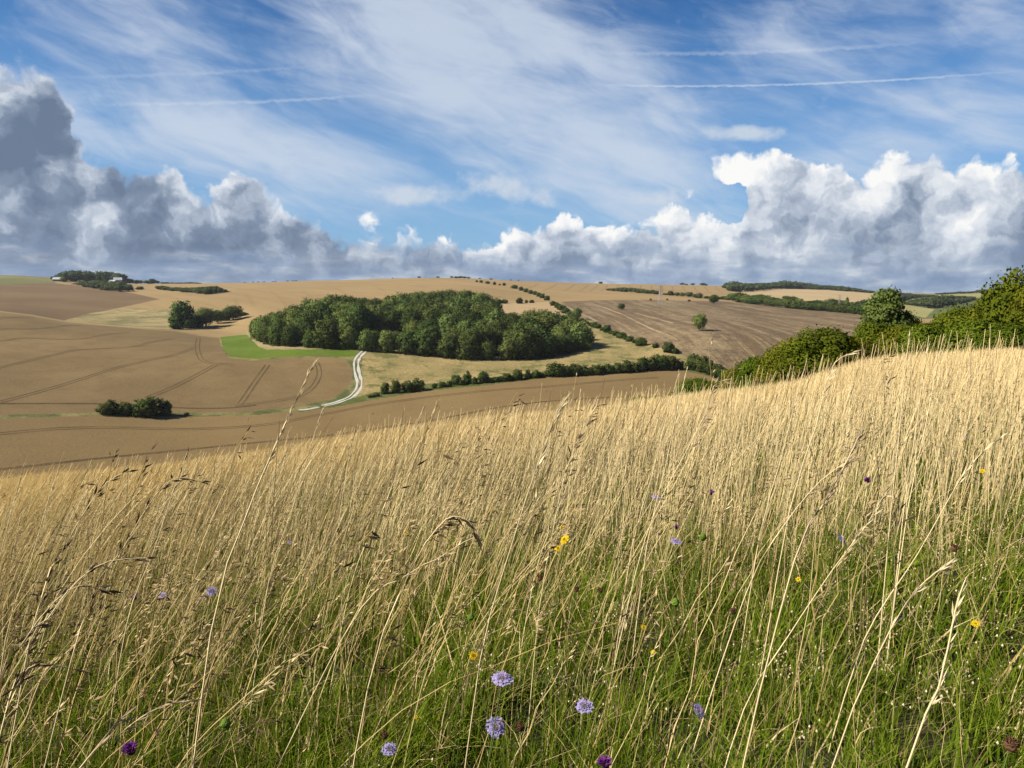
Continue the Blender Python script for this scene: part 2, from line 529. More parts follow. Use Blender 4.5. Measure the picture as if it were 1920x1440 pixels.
ANG_PL = heading((1125, 574), (1262, 636))
ANG_LO = heading((300, 800), (1000, 727))
MATS = {
    'grass_hillside': field_mat('dry_turf', (0.56, 0.45, 0.215), (0.46, 0.355, 0.16), 0.5, 9.0, 0.6, fleck=0.5),
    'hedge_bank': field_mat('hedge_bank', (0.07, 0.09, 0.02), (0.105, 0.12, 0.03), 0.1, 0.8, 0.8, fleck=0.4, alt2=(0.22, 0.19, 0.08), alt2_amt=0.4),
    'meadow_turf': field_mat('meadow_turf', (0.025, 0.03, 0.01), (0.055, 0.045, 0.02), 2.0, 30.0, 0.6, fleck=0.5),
    'upper_field': field_mat('ripe_wheat_far', (0.315, 0.218, 0.095), (0.36, 0.252, 0.113), 0.006, 0.7, 0.7, fleck=0.12,
                             streak=(ANG_PL + 0.6, 0.004, 0.06, 0.45, (0.27, 0.183, 0.08))),
    'far_downs': field_mat('far_downs', (0.24, 0.22, 0.11), (0.30, 0.24, 0.13), 0.004, 0.3, 0.8),
    'lower_field': field_mat('ripe_wheat_lower', (0.24, 0.163, 0.067), (0.195, 0.131, 0.054), 0.02, 1.6, 0.7, fleck=0.2,
                             streak=(ANG_LO, 0.006, 0.12, 0.5, (0.205, 0.138, 0.062))),
    'left_field': field_mat('ripe_wheat_left_shaded', (0.185, 0.126, 0.055), (0.25, 0.173, 0.077), 0.014, 1.4, 0.6, fleck=0.18, alt2=(0.17, 0.113, 0.05), alt2_amt=0.5),  # wheat colour darkened to carry cloud shade; lower_field slightly too
    'rough_pasture': field_mat('rough_pasture', (0.38, 0.285, 0.12), (0.27, 0.215, 0.085), 0.05, 0.8, 0.7, fleck=0.5,
                               alt2=(0.13, 0.135, 0.04), alt2_amt=0.9),
    'wood_belt': field_mat('wood_edge_grass', (0.40, 0.31, 0.15), (0.28, 0.24, 0.10), 0.05, 0.8, 0.8, fleck=0.3),
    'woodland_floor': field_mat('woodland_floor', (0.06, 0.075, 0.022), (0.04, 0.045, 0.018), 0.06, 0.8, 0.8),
    'clearing_grass': field_mat('clearing_grass', (0.12, 0.21, 0.03), (0.16, 0.24, 0.045), 0.08, 0.8, 0.8),
    'clover_field': field_mat('clover', (0.095, 0.15, 0.012), (0.135, 0.19, 0.02), 0.03, 1.0, 0.8, fleck=0.3, alt2=(0.15, 0.165, 0.04), alt2_amt=0.5),
    'stubble_strip': field_mat('stubble', (0.44, 0.32, 0.165), (0.40, 0.285, 0.15), 0.02, 0.8, 0.8),
    'ploughed_field': field_mat('cultivated_stubble', (0.15, 0.102, 0.053), (0.195, 0.135, 0.07), 0.012, 0.55, 0.8, fleck=0.55,
                                streak=(ANG_PL, 0.008, 0.16, 0.9, (0.31, 0.232, 0.125)), alt2=(0.125, 0.088, 0.056), alt2_amt=0.7),
    'fallow_field': field_mat('fallow_soil', (0.165, 0.108, 0.052), (0.20, 0.134, 0.066), 0.008, 0.7, 0.8, fleck=0.15),
    'high_pasture': field_mat('high_pasture', (0.15, 0.16, 0.055), (0.23, 0.20, 0.085), 0.008, 0.4, 0.8),
    'scrub_pasture': field_mat('scrub_pasture', (0.42, 0.32, 0.15), (0.32, 0.25, 0.11), 0.02, 0.5, 0.8, fleck=0.3,
                               streak=(heading((160, 606), (320, 606)), 0.03, 0.055, 0.9, (0.15, 0.145, 0.055)), alt2=(0.20, 0.175, 0.07), alt2_amt=0.6),
    'pale_field': field_mat('pale_wheat', (0.46, 0.35, 0.185), (0.43, 0.315, 0.165), 0.01, 0.4, 0.8, fleck=0.1),
    'distant_pasture': field_mat('distant_pasture', (0.10, 0.13, 0.04), (0.15, 0.16, 0.06), 0.01, 0.3, 0.8),
    'hay_field': field_mat('hay_field', (0.29, 0.27, 0.10), (0.33, 0.29, 0.12), 0.008, 0.4, 0.8),
    'field_verge': field_mat('verge_grass', (0.26, 0.215, 0.085), (0.085, 0.105, 0.03), 0.09, 0.8, 0.9, fleck=0.4),
}
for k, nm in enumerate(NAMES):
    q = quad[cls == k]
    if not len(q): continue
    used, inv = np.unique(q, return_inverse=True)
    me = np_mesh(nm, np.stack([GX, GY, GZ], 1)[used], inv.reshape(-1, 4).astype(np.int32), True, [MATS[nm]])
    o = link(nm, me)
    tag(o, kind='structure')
del quad, fx, fy, fz, ppx, ppy


# ------------------------------------------------------------------ wheel tracks, chalk track
def catmull(P, step):
    P = np.asarray(P, float)
    Q = np.concatenate([[2*P[0]-P[1]], P, [2*P[-1]-P[-2]]])
    out = []
    for i in range(1, len(Q)-2):
        n = max(2, int(np.hypot(*(Q[i+1]-Q[i])[:2]) / step))
        t = np.linspace(0, 1, n, endpoint=False)[:, None]
        a, b, c, d = Q[i-1], Q[i], Q[i+1], Q[i+2]
        out.append(0.5*((2*b) + (c-a)*t + (2*a-5*b+4*c-d)*t*t + (3*b-a-3*c+d)*t**3))
    out.append(P[-1:])
    return np.concatenate(out)


def strips(px_line, offsets, width, zoff, dmin, step=3.0, wob=0.0, dmax=2300):
    P = np.array([locate(x, y, dmin, dmax)[:2] for x, y in px_line])
    C = catmull(P, step)
    tg = np.gradient(C, axis=0); tg /= np.maximum(np.hypot(tg[:, 0], tg[:, 1])[:, None], 1e-6)
    nr = np.stack([-tg[:, 1], tg[:, 0]], 1)
    V, Fc, base = [], [], 0
    for off in offsets:
        w = width * (1 + wob * vnoise(np.arange(len(C))*0.35 + off*7, np.full(len(C), off*3.1), 4))
        e = [C + nr * (off + s * w * 0.5)[:, None] for s in (-1, 0, 1)]
        n = len(C)
        xy = np.concatenate(e); z = height(xy[:, 0], xy[:, 1]) + zoff
        V.append(np.column_stack([xy, z]))
        i = np.arange(n-1)
        for r in (0, 1):
            Fc.append(np.stack([base+r*n+i, base+r*n+i+1, base+(r+1)*n+i+1, base+(r+1)*n+i], 1))
        base += 3*n
    return np.concatenate(V), np.concatenate(Fc)


m_rut = field_mat('wheel_rut_soil', (0.105, 0.07, 0.033), (0.145, 0.097, 0.046), 0.1, 1.0, 0.8)
m_rut2 = field_mat('wheel_rut_faint', (0.25, 0.17, 0.078), (0.28, 0.19, 0.088), 0.1, 1.0, 0.8)
m_chalk, t, b = material('chalk', 0.9, 0.1)
p = t.objco()
cc = t.mix(t.smooth(t.noise(p, 0.8, 4, 0.7), 0.35, 0.7), (0.42, 0.405, 0.36), (0.29, 0.27, 0.21))
t.put(b.inputs['Base Color'], cc)

TRAM = [
    ([(-60,768),(0,754),(120,721),(215,691),(277,676),(325,666),(367,652)], 0.55, 1),
    ([(-60,706),(0,689),(107,664),(150,656),(250,650),(282,642),(325,635)], 0.5, 1),
    ([(-60,645),(0,640),(50,634),(145,636),(200,627),(240,624)], 0.5, 1),
    ([(-60,620),(0,617),(75,616),(150,610)], 0.45, 1),
    ([(-60,598),(0,597),(62,596)], 0.4, 1),
    ([(372,635),(370,652),(375,670),(383,677),(397,681),(440,684)], 0.5, 1),
    ([(405,684),(335,721),(275,746)], 0.55, 1),
    ([(502,684),(478,717),(450,757)], 0.6, 1),
    ([(593,680),(598,692),(597,708),(583,729),(557,744),(515,752),(440,761)], 0.55, 1),
    ([(480,760),(425,765),(322,764),(185,757),(0,757),(-60,758)], 0.6, 0),
    ([(-60,816),(0,813),(175,802),(480,798),(615,775),(727,755),(920,732),(1035,724),(1235,708)], 0.6, 1),
    ([(-60,884),(0,880),(200,858),(400,838),(633,814),(815,787),(985,757),(1185,742)], 0.6, 0),
    ([(560,846),(700,820),(860,796),(960,772)], 0.55, 0),
]
for line, w, two in TRAM:
    v, f = strips(line, (-0.95, 0.95) if two else (-0.45, 0.45), w, 0.05, 200, 2.0, 0.35, 575)
    tag(link('wheel_track', np_mesh('wheel_track', v, f, True, [m_rut])), kind='structure')
FAINT = [[(462,552),(477,576)], [(507,545),(527,562),(544,580)], [(567,545),(578,552),(590,562)], [(440,561),(452,590)], [(630,541),(650,553)],
         [(700,536),(722,546)], [(780,534),(800,541)]]
for x in (1010, 1045, 1078, 1104, 1122, 1140, 1160, 1181, 1202, 1222, 1241, 1260, 1280, 1300, 1320, 1340):
    top = 531.5 + (x - 1010) * 0.0155
    FAINT.append([(x, top + 0.7), (x - (1230 - x) * 0.06, top + 7), (x - (1230 - x) * 0.14, top + 13)])
for line in FAINT:
    v, f = strips(line, (-1.0, 1.0) if line[0][0] < 900 else (0,), 0.7 if line[0][0] < 900 else 2.6, 0.08, 700, 6.0, 0.3)
    tag(link('wheel_track', np_mesh('wheel_track', v, f, True, [m_rut2])), kind='structure')
CH = [(692,652.5),(680,661),(669,675),(668,690),(671,705),(674,716),(671,730),(658,744),(642,751),(626,756.5),(605,761)]
v, f = strips(CH, (-0.98, 0.98), 1.1, 0.06, 240, 1.5, 0.5, 500)
tag(link('chalk_track', np_mesh('chalk_track', v, f, True, [m_chalk])), kind='structure')
v, f = strips([(598,763),(585,766),(572,768),(560,769)], (-0.5, 0.5), 0.8, 0.06, 240, 1.5, 0.7, 500)
tag(link('chalk_track', np_mesh('chalk_patch', v, f, True, [m_chalk])), kind='structure')
# light tine marks on the ploughed field
m_tine = field_mat('straw_line', (0.40, 0.29, 0.165), (0.36, 0.26, 0.15), 0.2, 1.0, 0.8)
for line in ([(1098,568),(1125,574),(1160,587),(1210,611),(1270,638)], [(1060,574),(1085,587),(1120,602)], [(1190,587),(1230,597),(1262,606)]):
    v, f = strips(line, (0,), 1.6, 0.07, 300, 4.0, 0.8, 905)
    tag(link('straw_row', np_mesh('straw_row', v, f, True, [m_tine])), kind='structure')
print('land', time.time() - T0)
# ------------------------------------------------------------------ sun and sky
SUN_AZ, SUN_EL = math.radians(-108), math.radians(40)
sd = bpy.data.lights.new('sun', 'SUN')
sd.energy = 5.0
sd.angle = math.radians(0.5)
sd.color = (1.0, 0.93, 0.82)
so = bpy.data.objects.new('sun', sd)
COL.objects.link(so)
to_sun = Vector((math.sin(SUN_AZ)*math.cos(SUN_EL), math.cos(SUN_AZ)*math.cos(SUN_EL), math.sin(SUN_EL)))
so.rotation_euler = (-to_sun).to_track_quat('-Z', 'Y').to_euler()
so.location = (-60, -20, 80)

world = bpy.data.worlds.new('World')
scene.world = world
world.use_nodes = True
t = NT(world.node_tree)
bg = [n for n in t.n if n.type == 'BACKGROUND'][0]
SKY_S = 0.1
bg.inputs['Strength'].default_value = SKY_S
sk = t.new('ShaderNodeTexSky', sky_type='NISHITA')
sk.sun_disc = False
sk.sun_elevation = SUN_EL
sk.sun_rotation = SUN_AZ
sk.altitude = 100
sk.air_density = 1.0
sk.dust_density = 0.6
sk.ozone_density = 2.2
gen = t.new('ShaderNodeTexCoord').outputs['Generated']
sx = t.new('ShaderNodeSeparateXYZ'); t.l.new(gen, sx.inputs[0])
AZ = t.mul(t.m('ARCTAN2', sx.outputs[0], sx.outputs[1]), 180/PI)
EL = t.mul(t.m('ARCSINE', sx.outputs[2]), 180/PI)


def deg(px, py):
    a, e = ray(px, py)
    return math.degrees(float(a)), math.degrees(math.atan(float(e)))


P = t.comb(AZ, EL, 0.0)
EXPO = 1.0
K = 1.0 / SKY_S / 2**EXPO      # cloud brightness is given as seen

BL = 2**(0.4 - EXPO)
blue = t.mix(1.0, sk.outputs[0], (0.175*BL, 0.46*BL, 0.76*BL), 'MULTIPLY')
# --- high thin cirrus: combed streaks inside broad veils
mp = t.new('ShaderNodeMapping'); mp.inputs['Rotation'].default_value = (0, 0, math.radians(24)); t.l.new(P, mp.inputs['Vector'])
st = t.v('MULTIPLY', mp.outputs[0], (0.035, 0.21, 1.0))
warp = t.noise(P, 0.07, 3, 0.5)
st2 = t.v('ADD', st, t.comb(t.mul(warp, 1.2), t.mul(warp, 1.5), 0.0))
ci = t.noise(st2, 1.35, 8, 0.58, 0.5)


mq = t.new('ShaderNodeMapping'); mq.inputs['Rotation'].default_value = (0, 0, math.radians(12)); t.l.new(P, mq.inputs['Vector'])
ci2 = t.noise(t.v('ADD', t.v('MULTIPLY', mq.outputs[0], (0.10, 0.34, 1.0)), t.comb(t.mul(warp, 1.0), t.mul(warp, -0.8), 3.7)), 1.2, 7, 0.6, 0.3)


def veil(px, py, rx, ry, ang=0.0):
    """soft patch centred on a direction; radii in degrees"""
    a, e = deg(px, py)
    d = t.v('SUBTRACT', P, (a, e, 0))
    if ang:
        m_ = t.new('ShaderNodeMapping'); m_.inputs['Rotation'].default_value = (0, 0, math.radians(ang)); t.l.new(d, m_.inputs['Vector']); d = m_.outputs[0]
    L = t.v('LENGTH', t.v('MULTIPLY', d, (1/rx, 1/ry, 0)))
    return t.smooth(L, 1.0, 0.15)


V1 = veil(860, 70, 27, 13, 30)
V2 = veil(1130, 250, 17, 9, 38)
V3 = veil(480, 280, 22, 5.0, 10)
V4 = veil(1760, 235, 15, 6, -12)
V5 = veil(1050, 320, 9, 4, 10)
V6 = veil(270, 90, 13, 6, 20)
V7 = veil(1640, 60, 17, 7, -8)
vv = t.m('MAXIMUM', t.m('MAXIMUM', t.m('MAXIMUM', V1, V2), t.mul(t.m('MAXIMUM', V6, V7), 0.6)), t.m('MAXIMUM', t.mul(V3, 0.95), t.m('MAXIMUM', t.mul(V4, 0.85), t.mul(V5, 0.8))))
cim = t.add(t.mul(vv, 0.78), t.add(t.mul(t.sub(ci, 0.5), 1.45), t.mul(t.sub(ci2, 0.5), 1.3)))
cia = t.smooth(cim, 0.0, 1.0, 0.0, 0.86)
blue = t.mix(t.smooth(EL, 12.0, 30.0), blue, t.mix(1.0, blue, (0.66, 0.74, 0.80), 'MULTIPLY'))
lowhaze = t.smooth(EL, 22.0, 1.0, 0.0, 0.66)
c = t.mix(lowhaze, blue, (0.34*K, 0.55*K, 0.82*K))
c = t.mix(cia, c, (0.60*K, 0.68*K, 0.80*K))


# --- contrails: thin lines between two directions, frayed by noise
def trail(p1, p2, w, amt):
    a1, e1 = deg(*p1); a2, e2 = deg(*p2)
    L = math.hypot(a2-a1, e2-e1); ux, uy = (a2-a1)/L, (e2-e1)/L
    d = t.v('SUBTRACT', P, (a1, e1, 0))
    s = t.v('DOT_PRODUCT', d, (ux, uy, 0)); n = t.v('DOT_PRODUCT', d, (-uy, ux, 0))
    n = t.add(n, t.mul(t.m('SINE', t.mul(s, 2.4/L)), L*0.0025))
    fr = t.mul(t.sub(fray, 0.5), w * 2.4)
    prof = t.smooth(t.m('ABSOLUTE', t.add(n, fr)), w, w * 0.1)
    ends = t.mul(t.smooth(s, 0, L*0.25), t.smooth(s, L, L*0.7))
    return t.mul(t.mul(prof, ends), t.mul(amt, t.smooth(fray, 0.3, 0.6, 0.55, 1.0)))


fray = t.noise(P, 1.7, 4, 0.65)
tr = t.m('MAXIMUM', t.m('MAXIMUM', trail((1060,157),(1990,124), 0.10, 0.46), trail((1090,98),(1800,72), 0.17, 0.24)),
         t.m('MAXIMUM', trail((130,196),(760,172), 0.16, 0.28), trail((80,145),(640,118), 0.16, 0.15)))
# small soft clouds drifting under the veils
lens = t.m('MAXIMUM', t.m('MAXIMUM', veil(775, 366, 6.5, 1.3, -2), veil(955, 352, 6, 1.7, 12)), t.m('MAXIMUM', veil(1245, 368, 4.2, 1.2, -3), veil(1385, 249, 5.5, .9, 3)))
c = t.mix(t.smooth(t.add(lens, t.mul(t.sub(t.noise(P, 0.55, 6, 0.6), 0.5), 2.2)), 0.25, 1.3, 0.0, 0.85), c, (0.62*K, 0.69*K, 0.78*K))
c = t.mix(tr, c, (0.72*K, 0.78*K, 0.86*K))


# --- cumulus: outline of the tops as seen from the down, broken up by billows
TOPS = [(-500,150),(-250,70),(-60,95),(0,106),(40,108),(70,116),(108,140),(126,170),(132,215),(128,245),(165,272),(215,285),(250,308),(285,300),(340,306),(362,332),
        (388,345),(405,326),(440,314),(490,336),(520,368),(545,402),(562,393),(580,394),(592,412),(620,420),(655,432),(668,430),(690,428),(715,432),(740,436),(800,444),(860,448),(900,456),
        (930,436),(990,420),(1015,402),(1040,382),(1062,374),(1080,385),(1090,406),(1130,406),(1180,412),(1232,414),(1244,385),(1262,370),(1288,378),(1318,396),
        (1360,404),(1390,392),(1402,330),(1412,300),(1440,282),(1475,272),(1540,282),(1600,292),(1650,284),(1750,280),(1830,283),(1870,300),(1890,293),(1920,300),(2050,330),(2300,250),(2500,300)]
tops = [deg(*p) for p in TOPS]
wv = t.new('ShaderNodeTexNoise', noise_dimensions='2D')
t.l.new(P, wv.inputs['Vector']); wv.inputs['Scale'].default_value = 0.5; wv.inputs['Detail'].default_value = 5; wv.inputs['Roughness'].default_value = 0.6
PW = t.v('ADD', P, t.v('MULTIPLY', t.v('SUBTRACT', wv.outputs['Color'], (0.5, 0.5, 0.5)), (2.2, 2.0, 0)))
s2 = t.new('ShaderNodeSeparateXYZ'); t.l.new(PW, s2.inputs[0])
A2, E2 = s2.outputs[0], s2.outputs[1]
H = t.curve(A2, tops, -46, 46, -5, 40)


def billow(vec, scale):
    n = t.new('ShaderNodeTexVoronoi', voronoi_dimensions='2D', feature='F1')
    t.put(n.inputs['Vector'], vec)
    n.inputs['Scale'].default_value = scale; n.inputs['Detail'].default_value = 2.0
    n.inputs['Roughness'].default_value = 0.5; n.inputs['Lacunarity'].default_value = 2.3

    return n.outputs['Distance']


b0 = billow(PW, 0.34)
b1 = billow(t.v('ADD', PW, (-0.5, 0.5, 0)), 0.34)
n0 = t.noise(PW, 0.17, 8, 0.56, 0, '2D')
n1 = t.noise(t.v('ADD', PW, (-1.2, 1.3, 0)), 0.17, 8, 0.56, 0, '2D')
depth = t.sub(H, E2)                                     # degrees below the top
cov = t.add(depth, t.mad(b0, -2.2, 1.35))
# clear bay under the overhanging head of the right-hand cloud
a_, e_ = deg(1358, 378)
bay = t.smooth(t.v('LENGTH', t.v('MULTIPLY', t.v('SUBTRACT', PW, (a_, e_, 0)), (1/1.7, 1/1.3, 0))), 1.1, 0.6)


def puff(px, py, rx, ry, flat=0.0):
    a, e = deg(px, py)
    L = t.v('LENGTH', t.v('MULTIPLY', t.v('SUBTRACT', PW, (a, e, 0)), (1/rx, 1/ry, 0)))
    return t.mul(t.sub(1.0, L), ry)


pf = t.m('MAXIMUM', t.m('MAXIMUM', puff(1392, 322, 2.3, 1.4), puff(692, 413, 1.0, 0.55)), puff(1300, 372, 1.4, .45))
cov = t.m('MAXIMUM', cov, t.add(t.mul(pf, 1.6), t.mad(b0, -0.9, 0.45)))
cov = t.sub(cov, t.mul(bay, 4.0))
alpha = t.smooth(cov, -0.1, t.curve(AZ, [(-46, 1.5), deg(560,300)[:1]+(1.2,), deg(1000,300)[:1]+(0.75,), (46, 0.9)], -46, 46, 0, 2))
# light from the upper left, where the sun stands
relief = t.mul(t.sub(b1, b0), 1.5)
relief2 = t.mul(t.sub(n0, n1), 3.2)
RIM = [(-46, 1.4), deg(0,300)[:1]+(1.7,), deg(240,300)[:1]+(0.55,), deg(400,300)[:1]+(1.1,), deg(520,300)[:1]+(1.3,), deg(640,300)[:1]+(0.6,), deg(900,300)[:1]+(0.9,), deg(1100,300)[:1]+(1.5,),
       deg(1300,300)[:1]+(2.3,), deg(1420,300)[:1]+(4.2,), deg(1560,300)[:1]+(4.0,), deg(1700,300)[:1]+(3.0,), deg(1850,300)[:1]+(2.4,), (46, 3.0)]
rimw = t.curve(AZ, RIM, -46, 46, 0, 6)
rim = t.m('POWER', 2.718, t.mul(t.m('MAXIMUM', t.m('DIVIDE', depth, rimw), 0.0), -0.9))
DARK = [(-46, 0.17), deg(150,300)[:1]+(0.15,), deg(480,300)[:1]+(0.22,), deg(700,300)[:1]+(0.27,), deg(1000,300)[:1]+(0.37,), deg(1300,300)[:1]+(0.36,), deg(1600,300)[:1]+(0.36,), deg(1900,300)[:1]+(0.30,), (46, 0.3)]
base = t.curve(AZ, DARK, -46, 46, 0, 1)
rs = t.curve(AZ, [(-46, 0.2), deg(560,300)[:1]+(0.2,), deg(1000,300)[:1]+(0.2,), (46, 0.2)], -46, 46, 0, 1)
lit = t.add(t.add(t.mul(rim, 0.72), t.mul(relief, rs)), t.mul(relief2, 0.29))
lit = t.add(t.add(lit, base), t.mul(t.sub(n0, 0.5), 1.0))
ccol = t.ramp(t.m('MAXIMUM', t.m('MINIMUM', lit, 1.0), 0.0),
              [(0.0, (0.145*K, 0.20*K, 0.30*K)), (0.25, (0.22*K, 0.285*K, 0.395*K)), (0.5, (0.43*K, 0.50*K, 0.61*K)), (0.75, (0.72*K, 0.765*K, 0.83*K)), (1.0, (0.97*K, 0.965*K, 0.955*K))])
c = t.mix(alpha, c, ccol)
# --- flat grey-blue layers low over the horizon
PL = t.v('ADD', P, t.v('MULTIPLY', t.v('SUBTRACT', wv.outputs['Color'], (0.5, 0.5, 0.5)), (0.9, 0.5, 0)))
lay = t.noise(t.v('MULTIPLY', PL, (0.12, 0.6, 1)), 1.0, 5, 0.55)
lay2 = t.noise(t.v('MULTIPLY', PL, (0.22, 0.9, 1)), 1.0, 6, 0.56)
lo = t.mul(t.smooth(t.add(EL, t.mul(t.sub(lay, 0.5), 7.5)), 2.9, 0.0), 0.75)
lcol = t.ramp(lay2, [(0.32, (0.13*K, 0.22*K, 0.40*K)), (0.47, (0.22*K, 0.32*K, 0.49*K)), (0.56, (0.34*K, 0.43*K, 0.57*K)), (0.65, (0.64*K, 0.69*K, 0.755*K))])
c = t.mix(lo, c, lcol)
t.l.new(c, bg.inputs['Color'])
world.cycles.sampling_method = 'MANUAL'
world.cycles.sample_map_resolution = 512

vs = scene.view_settings
vs.view_transform = 'Standard'
vs.look = 'None'
vs.exposure = EXPO
vs.gamma = 1.0
cy = scene.cycles
cy.max_bounces = 4
cy.diffuse_bounces = 2
cy.glossy_bounces = 1
cy.transmission_bounces = 2
cy.transparent_max_bounces = 4
cy.caustics_reflective = False
cy.caustics_refractive = False
print('sky', time.time() - T0)
# ------------------------------------------------------------------ trees and bushes
def unit(v):
    return v / np.maximum(np.linalg.norm(v, axis=-1, keepdims=True), 1e-9)


def sphere_pts(n, r):
    v = r.normal(size=(n, 3))
    return unit(v)


def leaf_quads(c, nrm, size, r, aspect=0.7):
    """diamond leaf sprays at points c facing roughly nrm"""
    n = len(c)
    a = unit(nrm + r.normal(size=(n, 3)) * 0.75)
    h = unit(np.cross(a, r.normal(size=(n, 3))))
    k = np.cross(a, h)
    s = (size * r.uniform(0.6, 1.35, n))[:, None]
    bend = a * s * r.uniform(-0.25, 0.25, (n, 1))
    v = np.stack([c - h*s, c - k*s*aspect + bend, c + h*s, c + k*s*aspect + bend], 1).reshape(-1, 3)
    f = np.arange(n*4, dtype=np.int32).reshape(-1, 4)
    return v, f


def make_crown(name, mat, seed, kind='round', clumps=46, leaves=70, leaf=0.032, wide=0.5, base=0.12, droop=0.0):
    """crown of height 1 standing on z=0, radius about `wide`"""
    r = np.random.default_rng(seed)
    C, R = [], []
    tries = 0
    while len(C) < clumps and tries < 4000:
        tries += 1
        d = sphere_pts(1, r)[0]
        if kind == 'round':
            zc, rz, rx = 0.55, 0.40, wide * 0.80
        elif kind == 'bush':
            zc, rz, rx = 0.36, 0.52, wide * 0.82
        elif kind == 'tall':
            zc, rz, rx = 0.52, 0.44, wide * 0.80
        else:
            zc, rz, rx = 0.5, 0.45, wide*0.8
        rad = r.uniform(0.62, 1.0)
        p = np.array([d[0]*rx*rad, d[1]*rx*rad, zc + d[2]*rz*rad])
        if kind == 'tall':
            taper = 1.15 - 0.75 * np.clip((p[2] - 0.15) / 0.85, 0, 1); p[:2] *= taper
        if kind == 'bush' and p[2] < 0.05: continue
        if kind == 'round' and p[2] < base + 0.08: continue
        s = r.uniform(0.10, 0.2) * (0.75 + 0.5*wide) * (0.85 if clumps > 60 else 1)
        if kind == 'tall': s *= 0.8
        if any(np.linalg.norm((p - q) / (1, 1, 0.9)) < 0.55*(s + b) for q, b in zip(C, R)): continue
        C.append(p); R.append(s)
    C = np.array(C); R = np.array(R)
    V, Fq, N, T = [], [], [], []
    off = 0
    cen = np.array([0, 0, 0.42])
    for p, s in zip(C, R):
        k = int(leaves * (s / 0.15) ** 2)
        d = sphere_pts(k * 2, r)
        out = unit((p - cen)[None])[0]
        d = d[(d @ out) > -0.45][:k]
        rr = s * r.uniform(0.55, 1.12, (len(d), 1))
        pts = p + d * rr * np.array([1, 1, 0.82])
        pts[:, 2] = np.maximum(pts[:, 2], 0.015)
        v, f = leaf_quads(pts, d*0.9 + out*0.5 + np.array([0, 0, 0.25]), leaf, r)
        V.append(v); Fq.append(f + off); off += len(v)
        N.append(np.repeat(unit(d*0.8 + out*0.9 + np.array([0, 0, 0.1])), 4, 0))
        T.append(np.repeat(np.full(len(d), r.uniform(0, 1)) * 0.6 + r.uniform(0, 0.4, len(d)), 4))
    # loose twig ends that break the outline
    k = int(len(C) * leaves * 0.12)
    idx = r.integers(0, len(C), k)
    d = sphere_pts(k, r)
    pts = C[idx] + d * (R[idx] * r.uniform(1.0, 1.4, k))[:, None]
    pts[:, 2] = np.maximum(pts[:, 2], 0.02)
    v, f = leaf_quads(pts, d, leaf*0.85, r)
    V.append(v); Fq.append(f + off); off += len(v); N.append(np.repeat(d, 4, 0)); T.append(np.repeat(r.uniform(0.2, 1, k), 4))
    # leaves inside, so that the crown is not hollow
    k = int(len(C) * leaves * 0.3)
    d = sphere_pts(k, r)
    zc, rz = (0.55, 0.34) if kind in ('round', 'tall') else (0.34, 0.36)
    pts = np.array([0, 0, zc]) + d * np.array([wide*0.62, wide*0.62, rz]) * r.uniform(0.5, 1.0, (k, 1))
    if kind == 'tall':
        pts[:, :2] *= (1.15 - 0.75*np.clip((pts[:, 2:] - 0.15)/0.85, 0, 1))
    pts[:, 2] = np.maximum(pts[:, 2], 0.02)
    v, f = leaf_quads(pts, d, leaf*1.7, r)
    V.append(v); Fq.append(f + off); off += len(v); N.append(np.repeat(d, 4, 0)); T.append(np.repeat(r.uniform(0, 0.6, k), 4))
    me = np_mesh(name, np.concatenate(V), np.concatenate(Fq), True, [mat], cols={'tone': np.concatenate(T)})
    me.normals_split_custom_set_from_vertices([tuple(q) for q in np.concatenate(N).tolist()])
    return me


def tube(pts, rad, n=6, cap=True):
    pts = np.asarray(pts, float); rad = np.asarray(rad, float)
    tg = unit(np.gradient(pts, axis=0))
    ref = np.where(np.abs(tg[:, 2:3]) > 0.9, np.array([[1., 0, 0]]), np.array([[0, 0, 1.]]))
    a = unit(np.cross(tg, ref)); b = np.cross(tg, a)
    ang = np.linspace(0, 2*PI, n, endpoint=False)
    v = pts[:, None] + (a[:, None]*np.cos(ang)[None, :, None] + b[:, None]*np.sin(ang)[None, :, None]) * rad[:, None, None]
    m = len(pts)
    i, j = np.meshgrid(np.arange(m-1), np.arange(n), indexing='ij')
    i = i.ravel(); j = j.ravel(); j2 = (j+1) % n
    f = np.stack([i*n+j, i*n+j2, (i+1)*n+j2, (i+1)*n+j], 1).astype(np.int32)
    return v.reshape(-1, 3), f


def make_trunk(name, mat, seed, kind='round'):
    r = np.random.default_rng(seed)
    V, Fq, off = [], [], 0

    def addt(p, q):
        nonlocal off
        v, f = tube(p, q, 6); V.append(v); Fq.append(f + off); off += len(v)
    top = 0.62 if kind != 'bush' else 0.35
    th = 0.03 if kind != 'bush' else 0.022
    lean = r.uniform(-0.03, 0.03, 2)
    z = np.linspace(-0.05, top, 6)
    pts = np.column_stack([lean[0]*z + 0.01*np.sin(z*9), lean[1]*z, z])
    addt(pts, th * np.array([1.5, 1.05, 0.9, 0.75, 0.5, 0.25]))
    for k in range(6):
        a = r.uniform(0, 2*PI); s = r.uniform(0.12 if kind == 'bush' else 0.2, top*0.85)
        L = r.uniform(0.2, 0.36)
        t_ = np.linspace(0, 1, 4)[:, None]
        p0 = np.array([lean[0]*s, lean[1]*s, s])
        e = np.array([math.cos(a)*L, math.sin(a)*L, L*r.uniform(0.5, 1.0)])
        addt(p0 + e*t_ - np.array([0, 0, 0.05])*np.sin(t_*PI), th*np.array([0.55, 0.4, 0.28, 0.1]))
    return np_mesh(name, np.concatenate(V), np.concatenate(Fq), True, [mat])


